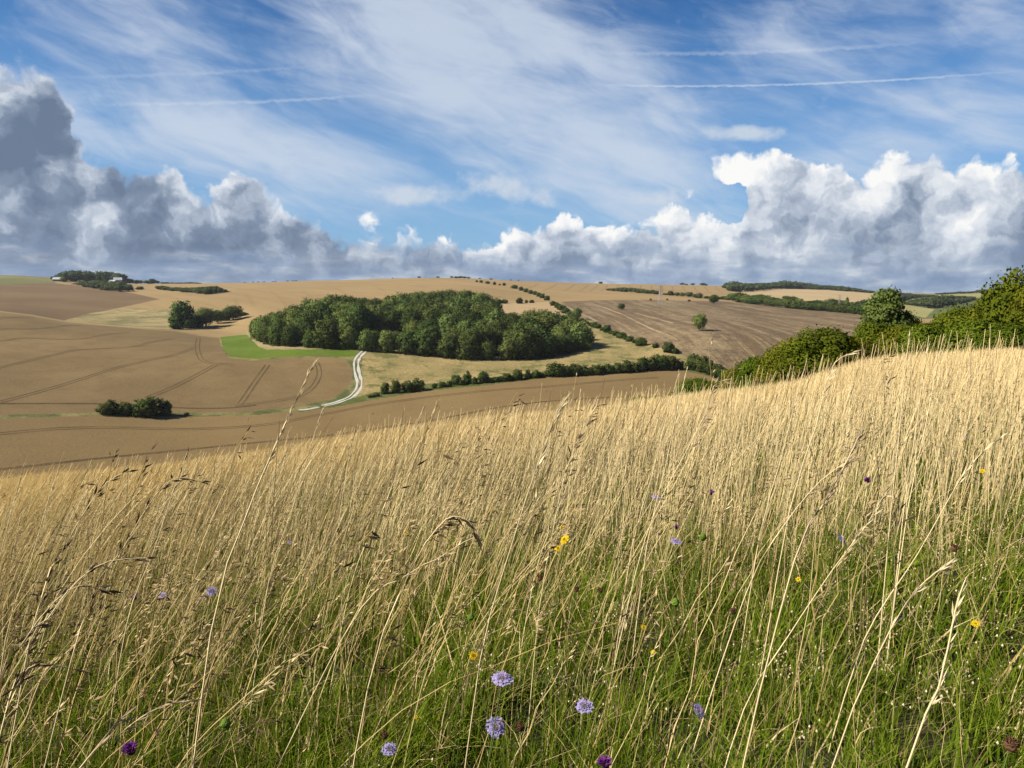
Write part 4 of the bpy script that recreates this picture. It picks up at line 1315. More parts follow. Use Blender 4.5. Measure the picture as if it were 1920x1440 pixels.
# flowers and marked stalks are placed first, so that the grass leaves them room
FLOWERS = [  # kind, px, py, width in photo px, label
    ('scabious', 942, 1274, 46, 'lilac scabious flower seen from the side, just above the big domed one'),
    ('scabious', 930, 1364, 42, 'big domed lilac scabious flower low in the middle foreground'),
    ('scabious', 1096, 1325, 36, 'lilac scabious flower with open ring of petals, lower centre right'),
    ('scabious', 1310, 1332, 30, 'lilac scabious flower turned sideways behind a tan stalk, lower right'),
    ('scabious', 730, 1405, 28, 'half hidden lilac scabious flower at the bottom left of the centre'),
    ('scabious', 1267, 1016, 25, 'lilac scabious flower below the tiny purple flower, right of the yellow pair'),
    ('scabious', 1577, 1012, 28, 'deep lilac scabious flower tilted to the side among right stalks'),
    ('scabious', 1229, 932, 18, 'small flat lilac scabious flower high among the dry stalks right of the centre'),
    ('scabious', 305, 1117, 16, 'lilac scabious flower beside the small pink knapweed in the left grass'),
    ('scabious', 396, 1109, 20, 'widest pale lilac scabious flower in the left dry grass'),
    ('scabious', 381, 1122, 9, 'tiny lilac scabious flower just under the widest one in the left grass'),
    ('scabious', 543, 1017, 9, 'tiny lilac scabious flower far in the dry stalks left of the centre'),
    ('scabious', 1808, 819, 9, 'tiny lilac scabious flower high in the dry grass near the right edge'),
    ('hawkbit', 1060, 1013, 21, 'larger yellow hawkbit flower of the touching pair in the middle of the meadow'),
    ('hawkbit', 1047, 1029, 15, 'smaller yellow hawkbit flower just below left of the larger one'),
    ('hawkbit', 1054, 989, 11, 'small flat yellow hawkbit flower above the touching yellow pair'),
    ('hawkbit', 888, 1231, 20, 'half closed yellow hawkbit flower behind a thick tan stalk'),
    ('hawkbit', 1207, 1177, 12, 'yellow hawkbit flower seen on edge in the green grass right of the centre'),
    ('hawkbit', 1225, 1223, 9, 'tiny yellow hawkbit flower under the one seen on edge'),
    ('hawkbit', 1829, 1170, 13, 'round yellow hawkbit flower alone in dark green grass at the right'),
    ('hawkbit', 762, 1000, 9, 'tiny yellow hawkbit flower left of the drooping seed head'),
    ('hawkbit', 1497, 1087, 10, 'tiny yellow hawkbit flower in the pale dotted grass at the right'),
    ('hawkbit', 1842, 884, 9, 'tiny yellow hawkbit flower far off near the right edge'),
    ('hawkbit', 780, 1345, 8, 'tiny yellow hawkbit flower low in the green grass left of the big scabious'),
    ('knapweed', 246, 1408, 24, 'bright purple knapweed flower on a dark bud at the bottom left corner'),
    ('knapweed', 1134, 1434, 24, 'purple knapweed flower cut by the bottom edge of the picture'),
    ('knapweed', 253, 1121, 11, 'small pink knapweed flower in the left dry grass'),
    ('knapweed', 1333, 925, 12, 'small purple knapweed flower among dry stalks at the upper right meadow'),
    ('knapweed', 1627, 902, 11, 'small dull purple knapweed flower near the right stalks'),
    ('knapweed', 1268, 990, 10, 'tiny purple knapweed flower above the lilac scabious at centre right'),
    ('seedhead', 1013, 1086, 13, 'dark brown round seed head in the green gap right of the centre'),
    ('seedhead', 1081, 1107, 12, 'second dark brown seed head in the green gap right of the centre'),
    ('seedhead', 1125, 1110, 12, 'third dark brown seed head, nearest the long pale stalk at centre right'),
    ('seedhead', 977, 1366, 20, 'ragged rust brown seed head right of the big domed scabious'),
    ('seedhead', 722, 1382, 16, 'dark seed head standing over the half hidden scabious'),
    ('seedhead', 1375, 1149, 14, 'dark seed head among thin straws at the lower right'),
    ('seedhead', 1788, 1031, 15, 'brown seed head on a green stem near the right edge'),
    ('seedhead', 1893, 1402, 26, 'largest blackish seed head in the bottom right corner'),
    ('greenhead', 424, 1362, 20, 'green oval seed head low in the left foreground'),
    ('greenhead', 1266, 1133, 17, 'green seed head right of the thick spiky stalk at centre right'),
    ('greenhead', 882, 1160, 14, 'green seed head in the grass left of the brown seed heads'),
    ('greenhead', 1318, 1010, 15, 'green round seed head right of the lilac scabious at the upper right'),
]
DIAM = {'scabious': 0.036, 'hawkbit': 0.027, 'knapweed': 0.024, 'seedhead': 0.019, 'greenhead': 0.019}
FPOS = []
for kind, px, py, w, lab in FLOWERS:
    a, tt = ray(px, py); a = float(a); tt = float(tt)
    D = DIAM[kind] * 1440.0 / w / math.sqrt(1 + tt*tt)
    hmin = 0.16
    for _ in range(60):
        x, y = D*math.sin(a), D*math.cos(a); g_ = float(height(np.array([x]), np.array([y]))[0])
        h = tt*D - g_
        if h < hmin: D *= 0.96
        elif h > 0.62: D *= 1.03
        else: break
    FPOS.append((x, y, g_, tt*D, D, w / 1440.0 * D * math.sqrt(1 + tt*tt)))
FX = np.array([f[0] for f in FPOS]); FY = np.array([f[1] for f in FPOS]); FD = np.hypot(FX, FY); FR = np.array([f[5] for f in FPOS])


def keep_clear(x, y, tall, slack=1.0):
    """False where a blade would stand in or just before a flower"""
    keep = np.ones(len(x), bool)
    near = np.where(np.hypot(x, y) < 5.5)[0]
    d = np.hypot(x[near], y[near]); a = np.arctan2(x[near], y[near])
    for fx_, fy_, fd, fr in zip(FX, FY, FD, FR):
        fa = math.atan2(fx_, fy_)
        side = np.abs((a - fa)) * fd
        bad = (d < fd + fr) & (d > fd - (0.55 if tall else 0.22)) & (side < fr*slack + 0.004)
        keep[near[bad & (gr.random(len(near)) < 0.9)]] = False
    return keep


def half_angle(d):
    return math.radians(125 if d < 6.5 else (74 if d < 16 else 57))


def wide_fan(d0, d1, dens, side=0.65):
    """points over the ground from d0 to d1, thinner beyond the sides"""
    h = half_angle(d0)
    n = int(h*(d1*d1 - d0*d0)*dens)
    a = gr.uniform(-h, h, n); d = np.sqrt(gr.uniform(d0*d0, d1*d1, n))
    k = (np.abs(a) < math.radians(46)) | (gr.random(n) < side)
    a, d = a[k], d[k]
    return d*np.sin(a), d*np.cos(a), a, d


def fan(n, d0, d1, a0, a1):
    a = gr.uniform(a0, a1, n); d = np.sqrt(gr.uniform(d0*d0, d1*d1, n))
    return d*np.sin(a), d*np.cos(a), a, d


def ribbons(base, lean, H, wid, nseg, ex, colb, colt, yaw=0.9, tipw=0.15, sag=0.25):
    n = len(base)
    s = np.linspace(0, 1, nseg+1)[None, :]
    L = np.hypot(lean[:, 0], lean[:, 1])[:, None]
    off = H[:, None] * s**ex
    x = base[:, :1] + lean[:, :1]*off; y = base[:, 1:2] + lean[:, 1:]*off
    z = base[:, 2:] + H[:, None]*s*(1 - sag*L*s)
    c = np.stack([x, y, z], -1)
    va = np.arctan2(base[:, 0], base[:, 1]) + gr.normal(0, yaw, n)
    wv = np.stack([np.cos(va), -np.sin(va), np.zeros(n)], -1)[:, None, :]
    ww = (wid[:, None] * (1 - (1-tipw)*s**1.5) * 0.5)[..., None]
    V = np.stack([c - wv*ww, c + wv*ww], 2).reshape(-1, 3)
    k = (np.arange(n)*(nseg+1)*2)[:, None] + (np.arange(nseg)*2)[None, :]
    F_ = np.stack([k, k+1, k+3, k+2], -1).reshape(-1, 4).astype(np.int32)
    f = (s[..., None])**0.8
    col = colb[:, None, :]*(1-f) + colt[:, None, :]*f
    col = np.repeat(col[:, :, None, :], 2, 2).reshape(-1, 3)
    tip = c[:, -1]; tg = unit(c[:, -1] - c[:, -2])
    return V, F_, col, c, tg


def prisms(base, lean, H, rad, nseg, ex, colb, colt, sag=0.25):
    """thin three-sided stalks for the nearest plants"""
    n = len(base)
    s = np.linspace(0, 1, nseg+1)[None, :]
    L = np.hypot(lean[:, 0], lean[:, 1])[:, None]
    off = H[:, None] * s**ex
    kink = gr.normal(0, 0.006, (n, nseg+1, 2)) * (s[..., None] > 0)
    c = np.stack([base[:, :1] + lean[:, :1]*off, base[:, 1:2] + lean[:, 1:]*off, base[:, 2:] + H[:, None]*s*(1 - sag*L*s)], -1)
    c[:, :, :2] += kink
    ph = gr.uniform(0, 2*PI, n)
    V = []
    for k in range(3):
        a = ph + k*2*PI/3
        r_ = (rad[:, None]*(1 - 0.55*s))[..., None]
        V.append(c + r_*np.stack([np.cos(a), np.sin(a), np.zeros(n)], -1)[:, None, :])
    V = np.stack(V, 2)                                   # n, nseg+1, 3, 3
    k = (np.arange(n)*(nseg+1)*3)[:, None, None] + (np.arange(nseg)*3)[None, :, None]
    j = np.arange(3)[None, None, :]; j2 = (j+1) % 3
    F_ = np.stack(np.broadcast_arrays(k+j, k+j2, k+3+j2, k+3+j), -1).reshape(-1, 4).astype(np.int32)
    f = (s[..., None])**0.8
    col = colb[:, None, :]*(1-f) + colt[:, None, :]*f
    col = np.repeat(col[:, :, None, :], 3, 2).reshape(-1, 3)
    return V.reshape(-1, 3), F_, col, c, unit(c[:, -1]-c[:, -2])


def diamonds(p, d, L, w, col):
    """flat pointed spikelets from p along d"""
    n = len(p)
    side = unit(np.cross(d, gr.normal(size=(n, 3))))
    V = np.stack([p, p + d*(L*0.38)[:, None] + side*(w*0.5)[:, None], p + d*L[:, None], p + d*(L*0.38)[:, None] - side*(w*0.5)[:, None]], 1).reshape(-1, 3)
    return V, np.arange(4*n, dtype=np.int32).reshape(-1, 4), np.repeat(col, 4, 0)


class Bag:
    def __init__(self): self.V, self.F, self.C, self.o = [], [], [], 0
    def add(self, V, F_, C):
        self.V.append(V); self.F.append(F_ + self.o); self.C.append(C); self.o += len(V)
    def build(self, name, mat, smooth=False):
        me = np_mesh(name, np.concatenate(self.V), np.concatenate(self.F), smooth, [mat], cols={'col': np.concatenate(self.C)})
        return link(name, me)


def curve_at(c, s):
    """points of polylines c (n,m,3) at fractions s (n,)"""
    m = c.shape[1] - 1
    f = np.clip(s, 0, 0.9999)*m; i = f.astype(int); f = (f - i)[:, None]
    r = np.arange(len(c))
    return c[r, i]*(1-f) + c[r, i+1]*f


def heads(bag, c, tg, H, a, kind, nsp, scale, dark):
    """seed heads on the tops of stalks; kind 0 nodding panicle, 1 closed spike"""
    n = len(c)
    if n == 0: return
    idx = np.repeat(np.arange(n), nsp)
    m = len(idx)
    if kind == 0:
        s = 1 - gr.uniform(0, 0.24, m)
        p = curve_at(c[idx], s)
        out = np.stack([0.65 + gr.normal(0, 0.4, m), gr.normal(0, 0.4, m), gr.normal(-0.15, 0.5, m)], -1)
        d = unit(out + tg[idx]*0.6)
        stalk = gr.uniform(0.0, 0.03, m)*scale
        p = p + d*stalk[:, None] + np.array([0, 0, 1])*(stalk*0.3)[:, None]
        L = gr.uniform(0.014, 0.027, m)*scale; w = gr.uniform(0.003, 0.0052, m)*scale
        base = np.where((gr.random(n) < dark)[idx][:, None], np.array([0.085, 0.06, 0.038]), np.array([0.42, 0.31, 0.165]))
    else:
        s = 1 - gr.uniform(0, 0.17, m)
        p = curve_at(c[idx], s)
        d = unit(tg[idx] + gr.normal(0, 0.22, (m, 3)) + np.array([0.12, 0, 0]))
        L = gr.uniform(0.012, 0.024, m)*scale; w = gr.uniform(0.0022, 0.0042, m)*scale
        base = np.where((gr.random(m) < 0.35)[:, None], np.array([0.47, 0.345, 0.17]), np.array([0.64, 0.52, 0.29]))
    col = base*gr.uniform(0.75, 1.2, (m, 1))
    bag.add(*diamonds(p, d, L, w, col))


def lean_field(x, y, a, n):
    u = np.clip(np.degrees(a)/34, -1.4, 1.4)
    lx = 0.23 - 0.20*u + 0.13*vnoise(x/0.9, y/0.9, 21) + gr.normal(0, 0.12, n)
    ly = -0.05 + 0.06*vnoise(x/0.9, y/0.9, 22) + gr.normal(0, 0.10, n)
    return np.stack([lx, ly], -1)


def straw(n, lo=0.8, hi=1.12):
    c = STRAW[gr.integers(0, len(STRAW), n)]
    return c*gr.uniform(lo, hi, (n, 1))


def tall_density(x, y, a, d):
    """relative density of the tall dry stalks, 0..1"""
    u = np.degrees(a)/34
    near = np.clip((d - (0.95 + 0.75*np.clip(u + 0.1, 0, 1)))/(1.35 + 2.4*np.clip(u - 0.1, 0, 1)), 0, 1)
    patch = np.clip(0.72 + 0.6*vnoise(x/0.55, y/0.55, 31) + 0.25*vnoise(x/2.2, y/2.2, 32), 0.05, 1)
    return (0.10 + 0.90*near)*patch


A0, A1 = math.radians(-46), math.radians(46)
tall = Bag()
# nearest stalks, round
x, y, a, d = wide_fan(0.42, 3.4, 120)
n = len(x)
k = (gr.random(n) < tall_density(x, y, a, d)) & keep_clear(x, y, True)
x, y, a, d = x[k], y[k], a[k], d[k]; n = len(x)
z = height(x, y)
H = gr.uniform(0.50, 0.88, n)*(0.92 + 0.16*vnoise(x/0.8, y/0.8, 41)); q = (gr.random(n) < 0.09) & (d > 1.1); H[q] = gr.uniform(0.95, 1.16, q.sum())
ln = lean_field(x, y, a, n)
stray = gr.random(n) < 0.10; ln[stray] += gr.normal(0, 0.35, (stray.sum(), 2)); H[stray] *= 0.72; ln = np.clip(ln, -0.75, 0.85)
cb = straw(n)*np.array([0.78, 0.80, 0.72]); ct = straw(n)
V, Fq, C, c, tg = prisms(np.stack([x, y, z], -1), ln, H, gr.uniform(0.0009, 0.0020, n), 7, 1.35, cb, ct)
tall.add(V, Fq, C)
r_ = gr.random(n)
dk = np.clip(0.52 - 0.3*np.degrees(a)/34, 0.2, 0.85)
pn = 0.34 + 0.22*np.clip(-np.degrees(a)/34, 0, 1)
q = r_ < pn
heads(tall, c[q], tg[q], H, a, 0, 17, 1.12, dk[q])
q = (r_ > pn) & (r_ < 0.75)
heads(tall, c[q], tg[q], H, a, 1, 14, 1.0, dk[q])
# blades hanging from the stalks: one or two withered leaves each
m = gr.random(n) < 0.5
s0 = gr.uniform(0.15, 0.6, m.sum())
p = curve_at(c[m], s0)
V, Fq, C, _, _ = ribbons(p, gr.normal(0, 0.75, (m.sum(), 2)) + np.array([0.45, 0]), gr.uniform(0.05, 0.14, m.sum()), gr.uniform(0.0015, 0.003, m.sum()), 3, 1.6, straw(m.sum(), 0.6, 1.0), straw(m.sum()), 0.9, 0.1, 0.5)
tall.add(V, Fq, C)
o = tall.build('tall_dry_grass', M_DRY)
tag(o, 'dense tall straw-coloured grass bending to the right in the foreground', 'grass', kind='stuff')
ntall = len(x)

far = Bag()
for d0, d1, dens, nseg, wmul, hsc, nh in [(3.4, 7, 210, 5, 1.2, 1.0, 6), (7, 13, 130, 4, 1.1, 1.25, 3), (13, 26, 95, 3, .85, 1.6, 1), (26, 48, 55, 2, .75, 0, 0), (48, 84, 30, 2, .7, 0, 0)]:
    x, y, a, d = wide_fan(d0, d1, dens)
    n = len(x)
    k = (gr.random(n) < 0.25 + 0.75*tall_density(x, y, a, d))
    if d0 < 5: k &= keep_clear(x, y, True, 0.8)
    x, y, a, d = x[k], y[k], a[k], d[k]; n = len(x)
    z = height(x, y)
    H = gr.uniform(0.46, 0.80, n)*(0.92 + 0.14*vnoise(x/1.6, y/1.6, 41)); q = (gr.random(n) < np.where(a > 0.18, 0.022, 0.055)) & (d < 30); H[q] = gr.uniform(0.92, 1.16, q.sum())
    ln = lean_field(x, y, a, n)
    pale = np.array([0.68, 0.56, 0.325]); cb = (straw(n)*0.6 + pale*0.4)*np.array([0.82, 0.84, 0.78]); ct = straw(n)*0.6 + pale*0.4
    wid = np.maximum(0.0022, 0.00058*d)*wmul*gr.uniform(0.7, 1.3, n)
    wid[q] *= 1.4
    V, Fq, C, c, tg = ribbons(np.stack([x, y, z - 0.02], -1), ln, H, wid, nseg, 1.35, cb, ct, 0.6, 0.5 if d0 < 20 else 0.12)
    far.add(V, Fq, C)
    if nh:
        r_ = gr.random(n)
        dk = np.clip(0.55 - 0.28*np.degrees(a)/34, 0.25, 0.85)
        pn = 0.34 + 0.22*np.clip(-np.degrees(a)/34, 0, 1)
        q = r_ < pn
        heads(far, c[q], tg[q], H, a, 0, nh, hsc, dk[q])
        q = (r_ > pn) & (r_ < 0.8)
        heads(far, c[q], tg[q], H, a, 1, nh, hsc, dk[q])
o = far.build('dry_grass_slope', M_DRY)
tag(o, 'pale straw-coloured grass covering the slope up to its brow', 'grass', kind='stuff')
print('tall grass', ntall, time.time() - T0)

# short green grass under the stalks
green = Bag()
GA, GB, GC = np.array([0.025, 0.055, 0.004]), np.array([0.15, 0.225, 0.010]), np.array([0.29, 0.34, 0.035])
for d0, d1, dens, nseg, wmin in [(0.40, 2.2, 13500, 3, 0.0038), (2.2, 4.5, 6000, 3, 0.0052), (4.5, 9, 1300, 2, 0.007), (9, 16, 250, 2, 0.012)]:
    x, y, a, d = wide_fan(d0, d1, dens)
    n = len(x)
    k = gr.random(n) < np.clip(0.62 + 0.85*vnoise(x/0.16, y/0.16, 51) + 0.3*vnoise(x/0.6, y/0.6, 55), 0.06, 1)
    k &= keep_clear(x, y, False, 0.6)
    x, y, a, d = x[k], y[k], a[k], d[k]; n = len(x)
    z = height(x, y)
    H = (0.05 + 0.20*gr.random(n)**1.6)*(1 + 0.45*vnoise(x/0.35, y/0.35, 52)); H[gr.random(n) < 0.06] *= 1.5
    th = gr.uniform(0, 2*PI, n); lm = np.abs(gr.normal(0.35, 0.5, n))
    ln = np.stack([np.cos(th)*lm + 0.12, np.sin(th)*lm], -1)
    f = gr.random((n, 1))**1.4
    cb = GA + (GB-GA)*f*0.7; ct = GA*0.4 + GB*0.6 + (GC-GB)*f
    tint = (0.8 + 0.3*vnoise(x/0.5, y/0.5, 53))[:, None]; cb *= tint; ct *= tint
    dead = gr.random(n) < 0.09 + 0.12*np.clip(vnoise(x/0.4, y/0.4, 54), 0, 1)
    cb[dead] = straw(dead.sum(), 0.4, 0.8); ct[dead] = straw(dead.sum(), 0.6, 1.0)
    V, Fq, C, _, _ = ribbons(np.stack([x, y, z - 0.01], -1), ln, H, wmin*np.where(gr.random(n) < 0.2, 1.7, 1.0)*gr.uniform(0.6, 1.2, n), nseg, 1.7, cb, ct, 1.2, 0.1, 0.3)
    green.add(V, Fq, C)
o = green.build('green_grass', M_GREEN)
tag(o, 'short green grass growing thickly between the dry stalks', 'grass', kind='stuff')

# withered leaves and thin straws lying criss-cross over the green
litter = Bag()
n = 5500
x, y, a, d = fan(n, 0.45, 5.5, A0, A1)
k = keep_clear(x, y, False, 1.0); x, y, a, d = x[k], y[k], a[k], d[k]; n = len(x)
th = gr.uniform(0, 2*PI, n); lm = gr.uniform(0.5, 2.2, n)
V, Fq, C, _, _ = ribbons(np.stack([x, y, height(x, y) + gr.uniform(0.0, 0.10, n)], -1), np.stack([np.cos(th)*lm + 0.3, np.sin(th)*lm], -1), gr.uniform(0.05, 0.16, n), np.maximum(0.0014, 0.0007*d)*gr.uniform(0.6, 1.4, n), 3, 1.2,
                         straw(n, 0.5, 0.95), straw(n, 0.6, 1.05), 1.0, 0.3, 0.1)
litter.add(V, Fq, C)
o = litter.build('withered_grass', M_DRY)
tag(o, 'thin withered straws lying across the short green grass', 'grass', kind='stuff')

# quaking grass: thin stems with small hanging pale heads
qk = Bag()
n = 900
x, y, a, d = fan(n, 0.55, 4.2, A0, A1)
k = gr.random(n) < np.clip(0.35 + 0.6*np.degrees(a)/34 + 0.5*vnoise(x/0.5, y/0.5, 61), 0.06, 1)
k &= keep_clear(x, y, True); x, y, a, d = x[k], y[k], a[k], d[k]; n = len(x)
H = gr.uniform(0.18, 0.40, n)
ln = np.stack([gr.normal(0.12, 0.2, n), gr.normal(0, 0.2, n)], -1)
cb = straw(n, 0.6, 0.9); ct = straw(n)
V, Fq, C, c, tg = prisms(np.stack([x, y, height(x, y)], -1), ln, H, np.full(n, 0.0005), 5, 1.3, cb, ct)
qk.add(V, Fq, C)
nb = 9
idx = np.repeat(np.arange(n), nb); m = len(idx)
p = curve_at(c[idx], 1 - gr.uniform(0, 0.38, m))
dd = unit(np.stack([gr.normal(0.2, 0.6, m), gr.normal(0, 0.6, m), gr.uniform(0.1, 0.7, m)], -1))
L = gr.uniform(0.012, 0.038, m)
e = p + dd*L[:, None]
V, Fq, C = diamonds(p, dd, L, np.full(m, 0.0007), straw(m, 0.6, 0.9)); qk.add(V, Fq, C)
s_ = gr.uniform(0.0018, 0.0034, m)[:, None]
octv = np.array([(1, 0, 0), (0, 1, 0), (-1, 0, 0), (0, -1, 0), (0, 0, 1.3), (0, 0, -1.3)])
V = (e[:, None, :] - np.array([0, 0, .003]) + octv[None]*s_[:, None, :]).reshape(-1, 3)
tri = np.array([(0, 1, 4), (1, 2, 4), (2, 3, 4), (3, 0, 4), (1, 0, 5), (2, 1, 5), (3, 2, 5), (0, 3, 5)])
T = (np.arange(m)[:, None, None]*6 + tri[None]).reshape(-1, 3).astype(np.int32)
cq = np.where((gr.random((m, 1)) < 0.6), np.array([[0.58, 0.48, 0.29]]), np.array([[0.34, 0.26, 0.15]]))*gr.uniform(0.8, 1.2, (m, 1))
me = np_mesh('quaking_grass', np.concatenate(qk.V + [V]), [np.concatenate(qk.F), T + qk.o], False, [M_DRY], cols={'col': np.concatenate(qk.C + [np.repeat(cq, 6, 0)])})
tag(link('quaking_grass', me), 'fine quaking grass with many small pale hanging seed heads', 'grass', kind='stuff')
print('green grass', time.time() - T0)


# ------------------------------------------------------------------ flowers
def flat_mat(name, col, trans=0.25, tint=(1, 1, 1)):
    def fn(t):
        n_ = t.noise(t.objco(), 3, 3, 0.6)
        n_ = t.add(t.mul(n_, 0.5), t.mul(t.new('ShaderNodeObjectInfo').outputs['Random'], 0.5))
        return t.mix(n_, tuple(q*0.58 for q in col), tuple(min(q*0.88, 1) for q in col))
    return leafy(name, fn, trans, 1, tint)


M_STEM = flat_mat('flower_stem', (0.12, 0.17, 0.04), 0.1)
M_LILAC = flat_mat('lilac_petal', (0.47, 0.40, 0.68), 0.3)
M_LPALE = flat_mat('lilac_floret', (0.62, 0.49, 0.66), 0.3)
M_YEL = flat_mat('yellow_petal', (0.85, 0.60, 0.02), 0.3)
M_YEL2 = flat_mat('yellow_centre', (0.72, 0.42, 0.01), 0.2)
M_PUR = flat_mat('purple_floret', (0.32, 0.09, 0.36), 0.3)
M_BUD = flat_mat('brown_bud', (0.07, 0.045, 0.03), 0.0)
M_RUST = flat_mat('rust_seedhead', (0.14, 0.075, 0.04), 0.1)
M_GHEAD = flat_mat('green_seedhead', (0.13, 0.20, 0.03), 0.1)
fr_ = np.random.default_rng(5)


def petals(n, r0, r1, w, z0, z1, lobes, jit, r=fr_):
    """ring of petals (strips of three quads, lobed tips) lying round the z axis"""
    V, Fq = [], []
    for k in range(n):
        a = 2*PI*(k + r.uniform(-jit, jit))/n
        ca, sa = math.cos(a), math.sin(a)
        L = r1*r.uniform(0.85, 1.12)
        rows = [(r0, 0.45, z0), (r0+(L-r0)*0.45, 0.85, z0+(z1-z0)*0.6+0.04*L), (r0+(L-r0)*0.85, 1.0, z1), (L, 0.55, z1-0.10*L*r.uniform(0, 2))]
        b = len(V)
        for rad, wf, z in rows:
            hw = w*wf*0.5
            for s in (-1, 1):
                V.append((ca*rad - sa*s*hw, sa*rad + ca*s*hw, z + r.uniform(-.03, .03)*L))
        for i in range(3):
            Fq.append((b+2*i, b+2*i+1, b+2*i+3, b+2*i+2))
        if lobes:
            for s in (-1, 1):
                b2 = len(V); q = L*0.8
                for (rr, ss) in ((q, s*0.5), (q+0.24*L, s*0.5), (q+0.30*L, s*0.95), (q+0.10*L, s*1.0)):
                    V.append((ca*rr - sa*ss*w, sa*rr + ca*ss*w, z1 + r.uniform(-.05, .05)*L))
                Fq.append((b2, b2+1, b2+2, b2+3))
    return np.array(V), np.array(Fq, np.int32)


def dome(n, R, hgt, size, lift=0.0, out=0.5, r=fr_):
    """small upright florets set over a dome"""
    i = np.arange(n); rad = np.sqrt((i+0.5)/n)*R; a = i*2.39996
    p = np.stack([np.cos(a)*rad, np.sin(a)*rad, lift + hgt*(1-(rad/R)**2)], -1)
    d = unit(np.stack([np.cos(a)*rad/R*out, np.sin(a)*rad/R*out, np.full(n, 0.8)], -1) + r.normal(0, 0.15, (n, 3)))
    L = size*r.uniform(0.7, 1.2, n); w = size*0.55*np.ones(n)
    V1, F1, _ = diamonds(p, d, L, w, np.zeros((n, 3)))
    V2, F2, _ = diamonds(p, d, L, w, np.zeros((n, 3)))
    return np.concatenate([V1, V2]), np.concatenate([F1, F2 + len(V1)])


def ball(R, hgt, z0, seg=10, rings=6, bump=0.0, r=fr_):
    V, Fq = [], []
    for j in range(rings+1):
        ph = PI*j/rings
        for i in range(seg):
            a = 2*PI*(i + 0.5*(j % 2))/seg
            q = 1 + bump*r.uniform(-1, 1)
            V.append((R*math.sin(ph)*math.cos(a)*q, R*math.sin(ph)*math.sin(a)*q, z0 + hgt*0.5*(1-math.cos(ph))))
    for j in range(rings):
        for i in range(seg):
            Fq.append((j*seg+i, j*seg+(i+1) % seg, (j+1)*seg+(i+1) % seg, (j+1)*seg+i))
    return np.array(V), np.array(Fq, np.int32)


def join(*parts):
    V, Fq, o_ = [], [], 0
    for v, f in parts:
        V.append(v); Fq.append(f + o_); o_ += len(v)
    return np.concatenate(V), np.concatenate(Fq)


def mk(nm, mat, *parts):
    v, f = join(*parts)
    return np_mesh(nm, v, f, False, [mat])


# heads of unit width, opening along +z
HEADS = {
    'scabious': [[('petals', mk('petals', M_LILAC, petals(11, .16, .50, .17, .02, .06, True, .2), petals(9, .12, .36, .14, .08, .13, True, .3))),
                  ('florets', mk('florets', M_LPALE, dome(70, .25, .13, .10, .08))),
                  ('bracts', mk('bracts', M_STEM, ball(.17, .14, -.08, 9, 5), petals(9, .1, .3, .06, -.04, -.02, False, .2)))] for _ in range(3)],
    'hawkbit': [[('petals', mk('petals', M_YEL, petals(20, .06, .50, .085, .04, .12, False, .25), petals(16, .04, .36, .075, .08, .2, False, .3))),
                 ('centre', mk('centre', M_YEL2, dome(40, .14, .06, .10, .1))),
                 ('bracts', mk('bracts', M_STEM, ball(.13, .22, -.14, 9, 5)))] for _ in range(2)],
    'knapweed': [[('florets', mk('florets', M_PUR, dome(90, .17, .05, .42, .16, 1.5))),
                  ('bud', mk('bud', M_BUD, ball(.26, .46, -.28, 12, 8, .10)))]],
    'seedhead': [[('seeds', mk('seeds', M_RUST, ball(.36, .74, -.2, 11, 8, .16), dome(50, .36, .12, .2, .36, 1.0)))]],
    'greenhead': [[('seeds', mk('seeds', M_GHEAD, ball(.40, 1.0, -.3, 12, 9, .12)))]],
}
CAT = {'scabious': 'flower', 'hawkbit': 'flower', 'knapweed': 'flower', 'seedhead': 'seed head', 'greenhead': 'seed head'}
NM = {'scabious': 'scabious_flower', 'hawkbit': 'hawkbit_flower', 'knapweed': 'knapweed_flower', 'seedhead': 'brown_seed_head', 'greenhead': 'green_seed_head'}
for (kind, px, py, w, lab), (x, y, g_, zt, D, W) in zip(FLOWERS, FPOS):
    h = zt - g_
    lx, ly = -0.15*h + fr_.normal(0, 0.04)*h, fr_.normal(0, 0.06)*h      # foot is upwind of the head
    gx, gy = x + lx, y + ly
    gz = float(height(np.array([gx]), np.array([gy]))[0])
    o = empty(NM[kind], (gx, gy, gz)); tag(o, lab, CAT[kind], {'scabious': 'lilac scabious flowers', 'hawkbit': 'yellow hawkbit flowers', 'knapweed': 'purple knapweed flowers',
                                                              'seedhead': 'dark seed heads', 'greenhead': 'green seed heads'}[kind])
    t_ = np.linspace(0, 1, 7)
    end = np.array([x-gx, y-gy, zt-gz])
    pts = np.stack([end[0]*t_**1.5, end[1]*t_**1.5, end[2]*t_], -1)
    v, f = tube(pts, np.full(7, max(0.0009, W*0.028))*np.linspace(1.2, .8, 7), 5)
    link('stem', np_mesh('stem', v, f, True, [M_STEM]), o)
    # heads face the sky and the sun, some tip over
    tilt = {'scabious': 0.5, 'hawkbit': 0.5, 'knapweed': 0.25, 'seedhead': 0.25, 'greenhead': 0.15}[kind]
    ax = Vector((fr_.normal(-0.15, 0.35)*tilt*2, -0.75*tilt*1.6 + fr_.normal(0, 0.2)*tilt, 1.0)).normalized()
    if px == 1577 or px == 1310: ax = Vector((0.75 if px == 1577 else 0.5, -0.35, 0.6)).normalized()
    if px in (942, 1267, 1229): ax = Vector((0.1, -0.12, 1)).normalized()
    rot = ax.to_track_quat('Z', 'Y') @ Matrix.Rotation(fr_.uniform(0, 6.28), 3, 'Z').to_quaternion()
    for nm, me in random.choice(HEADS[kind]):
        c_ = link(nm, me, o, tuple(end))
        c_.rotation_mode = 'QUATERNION'; c_.rotation_quaternion = rot
        c_.scale = (W*0.8, W*0.8, W*0.8) if kind == 'scabious' else (W, W, W)

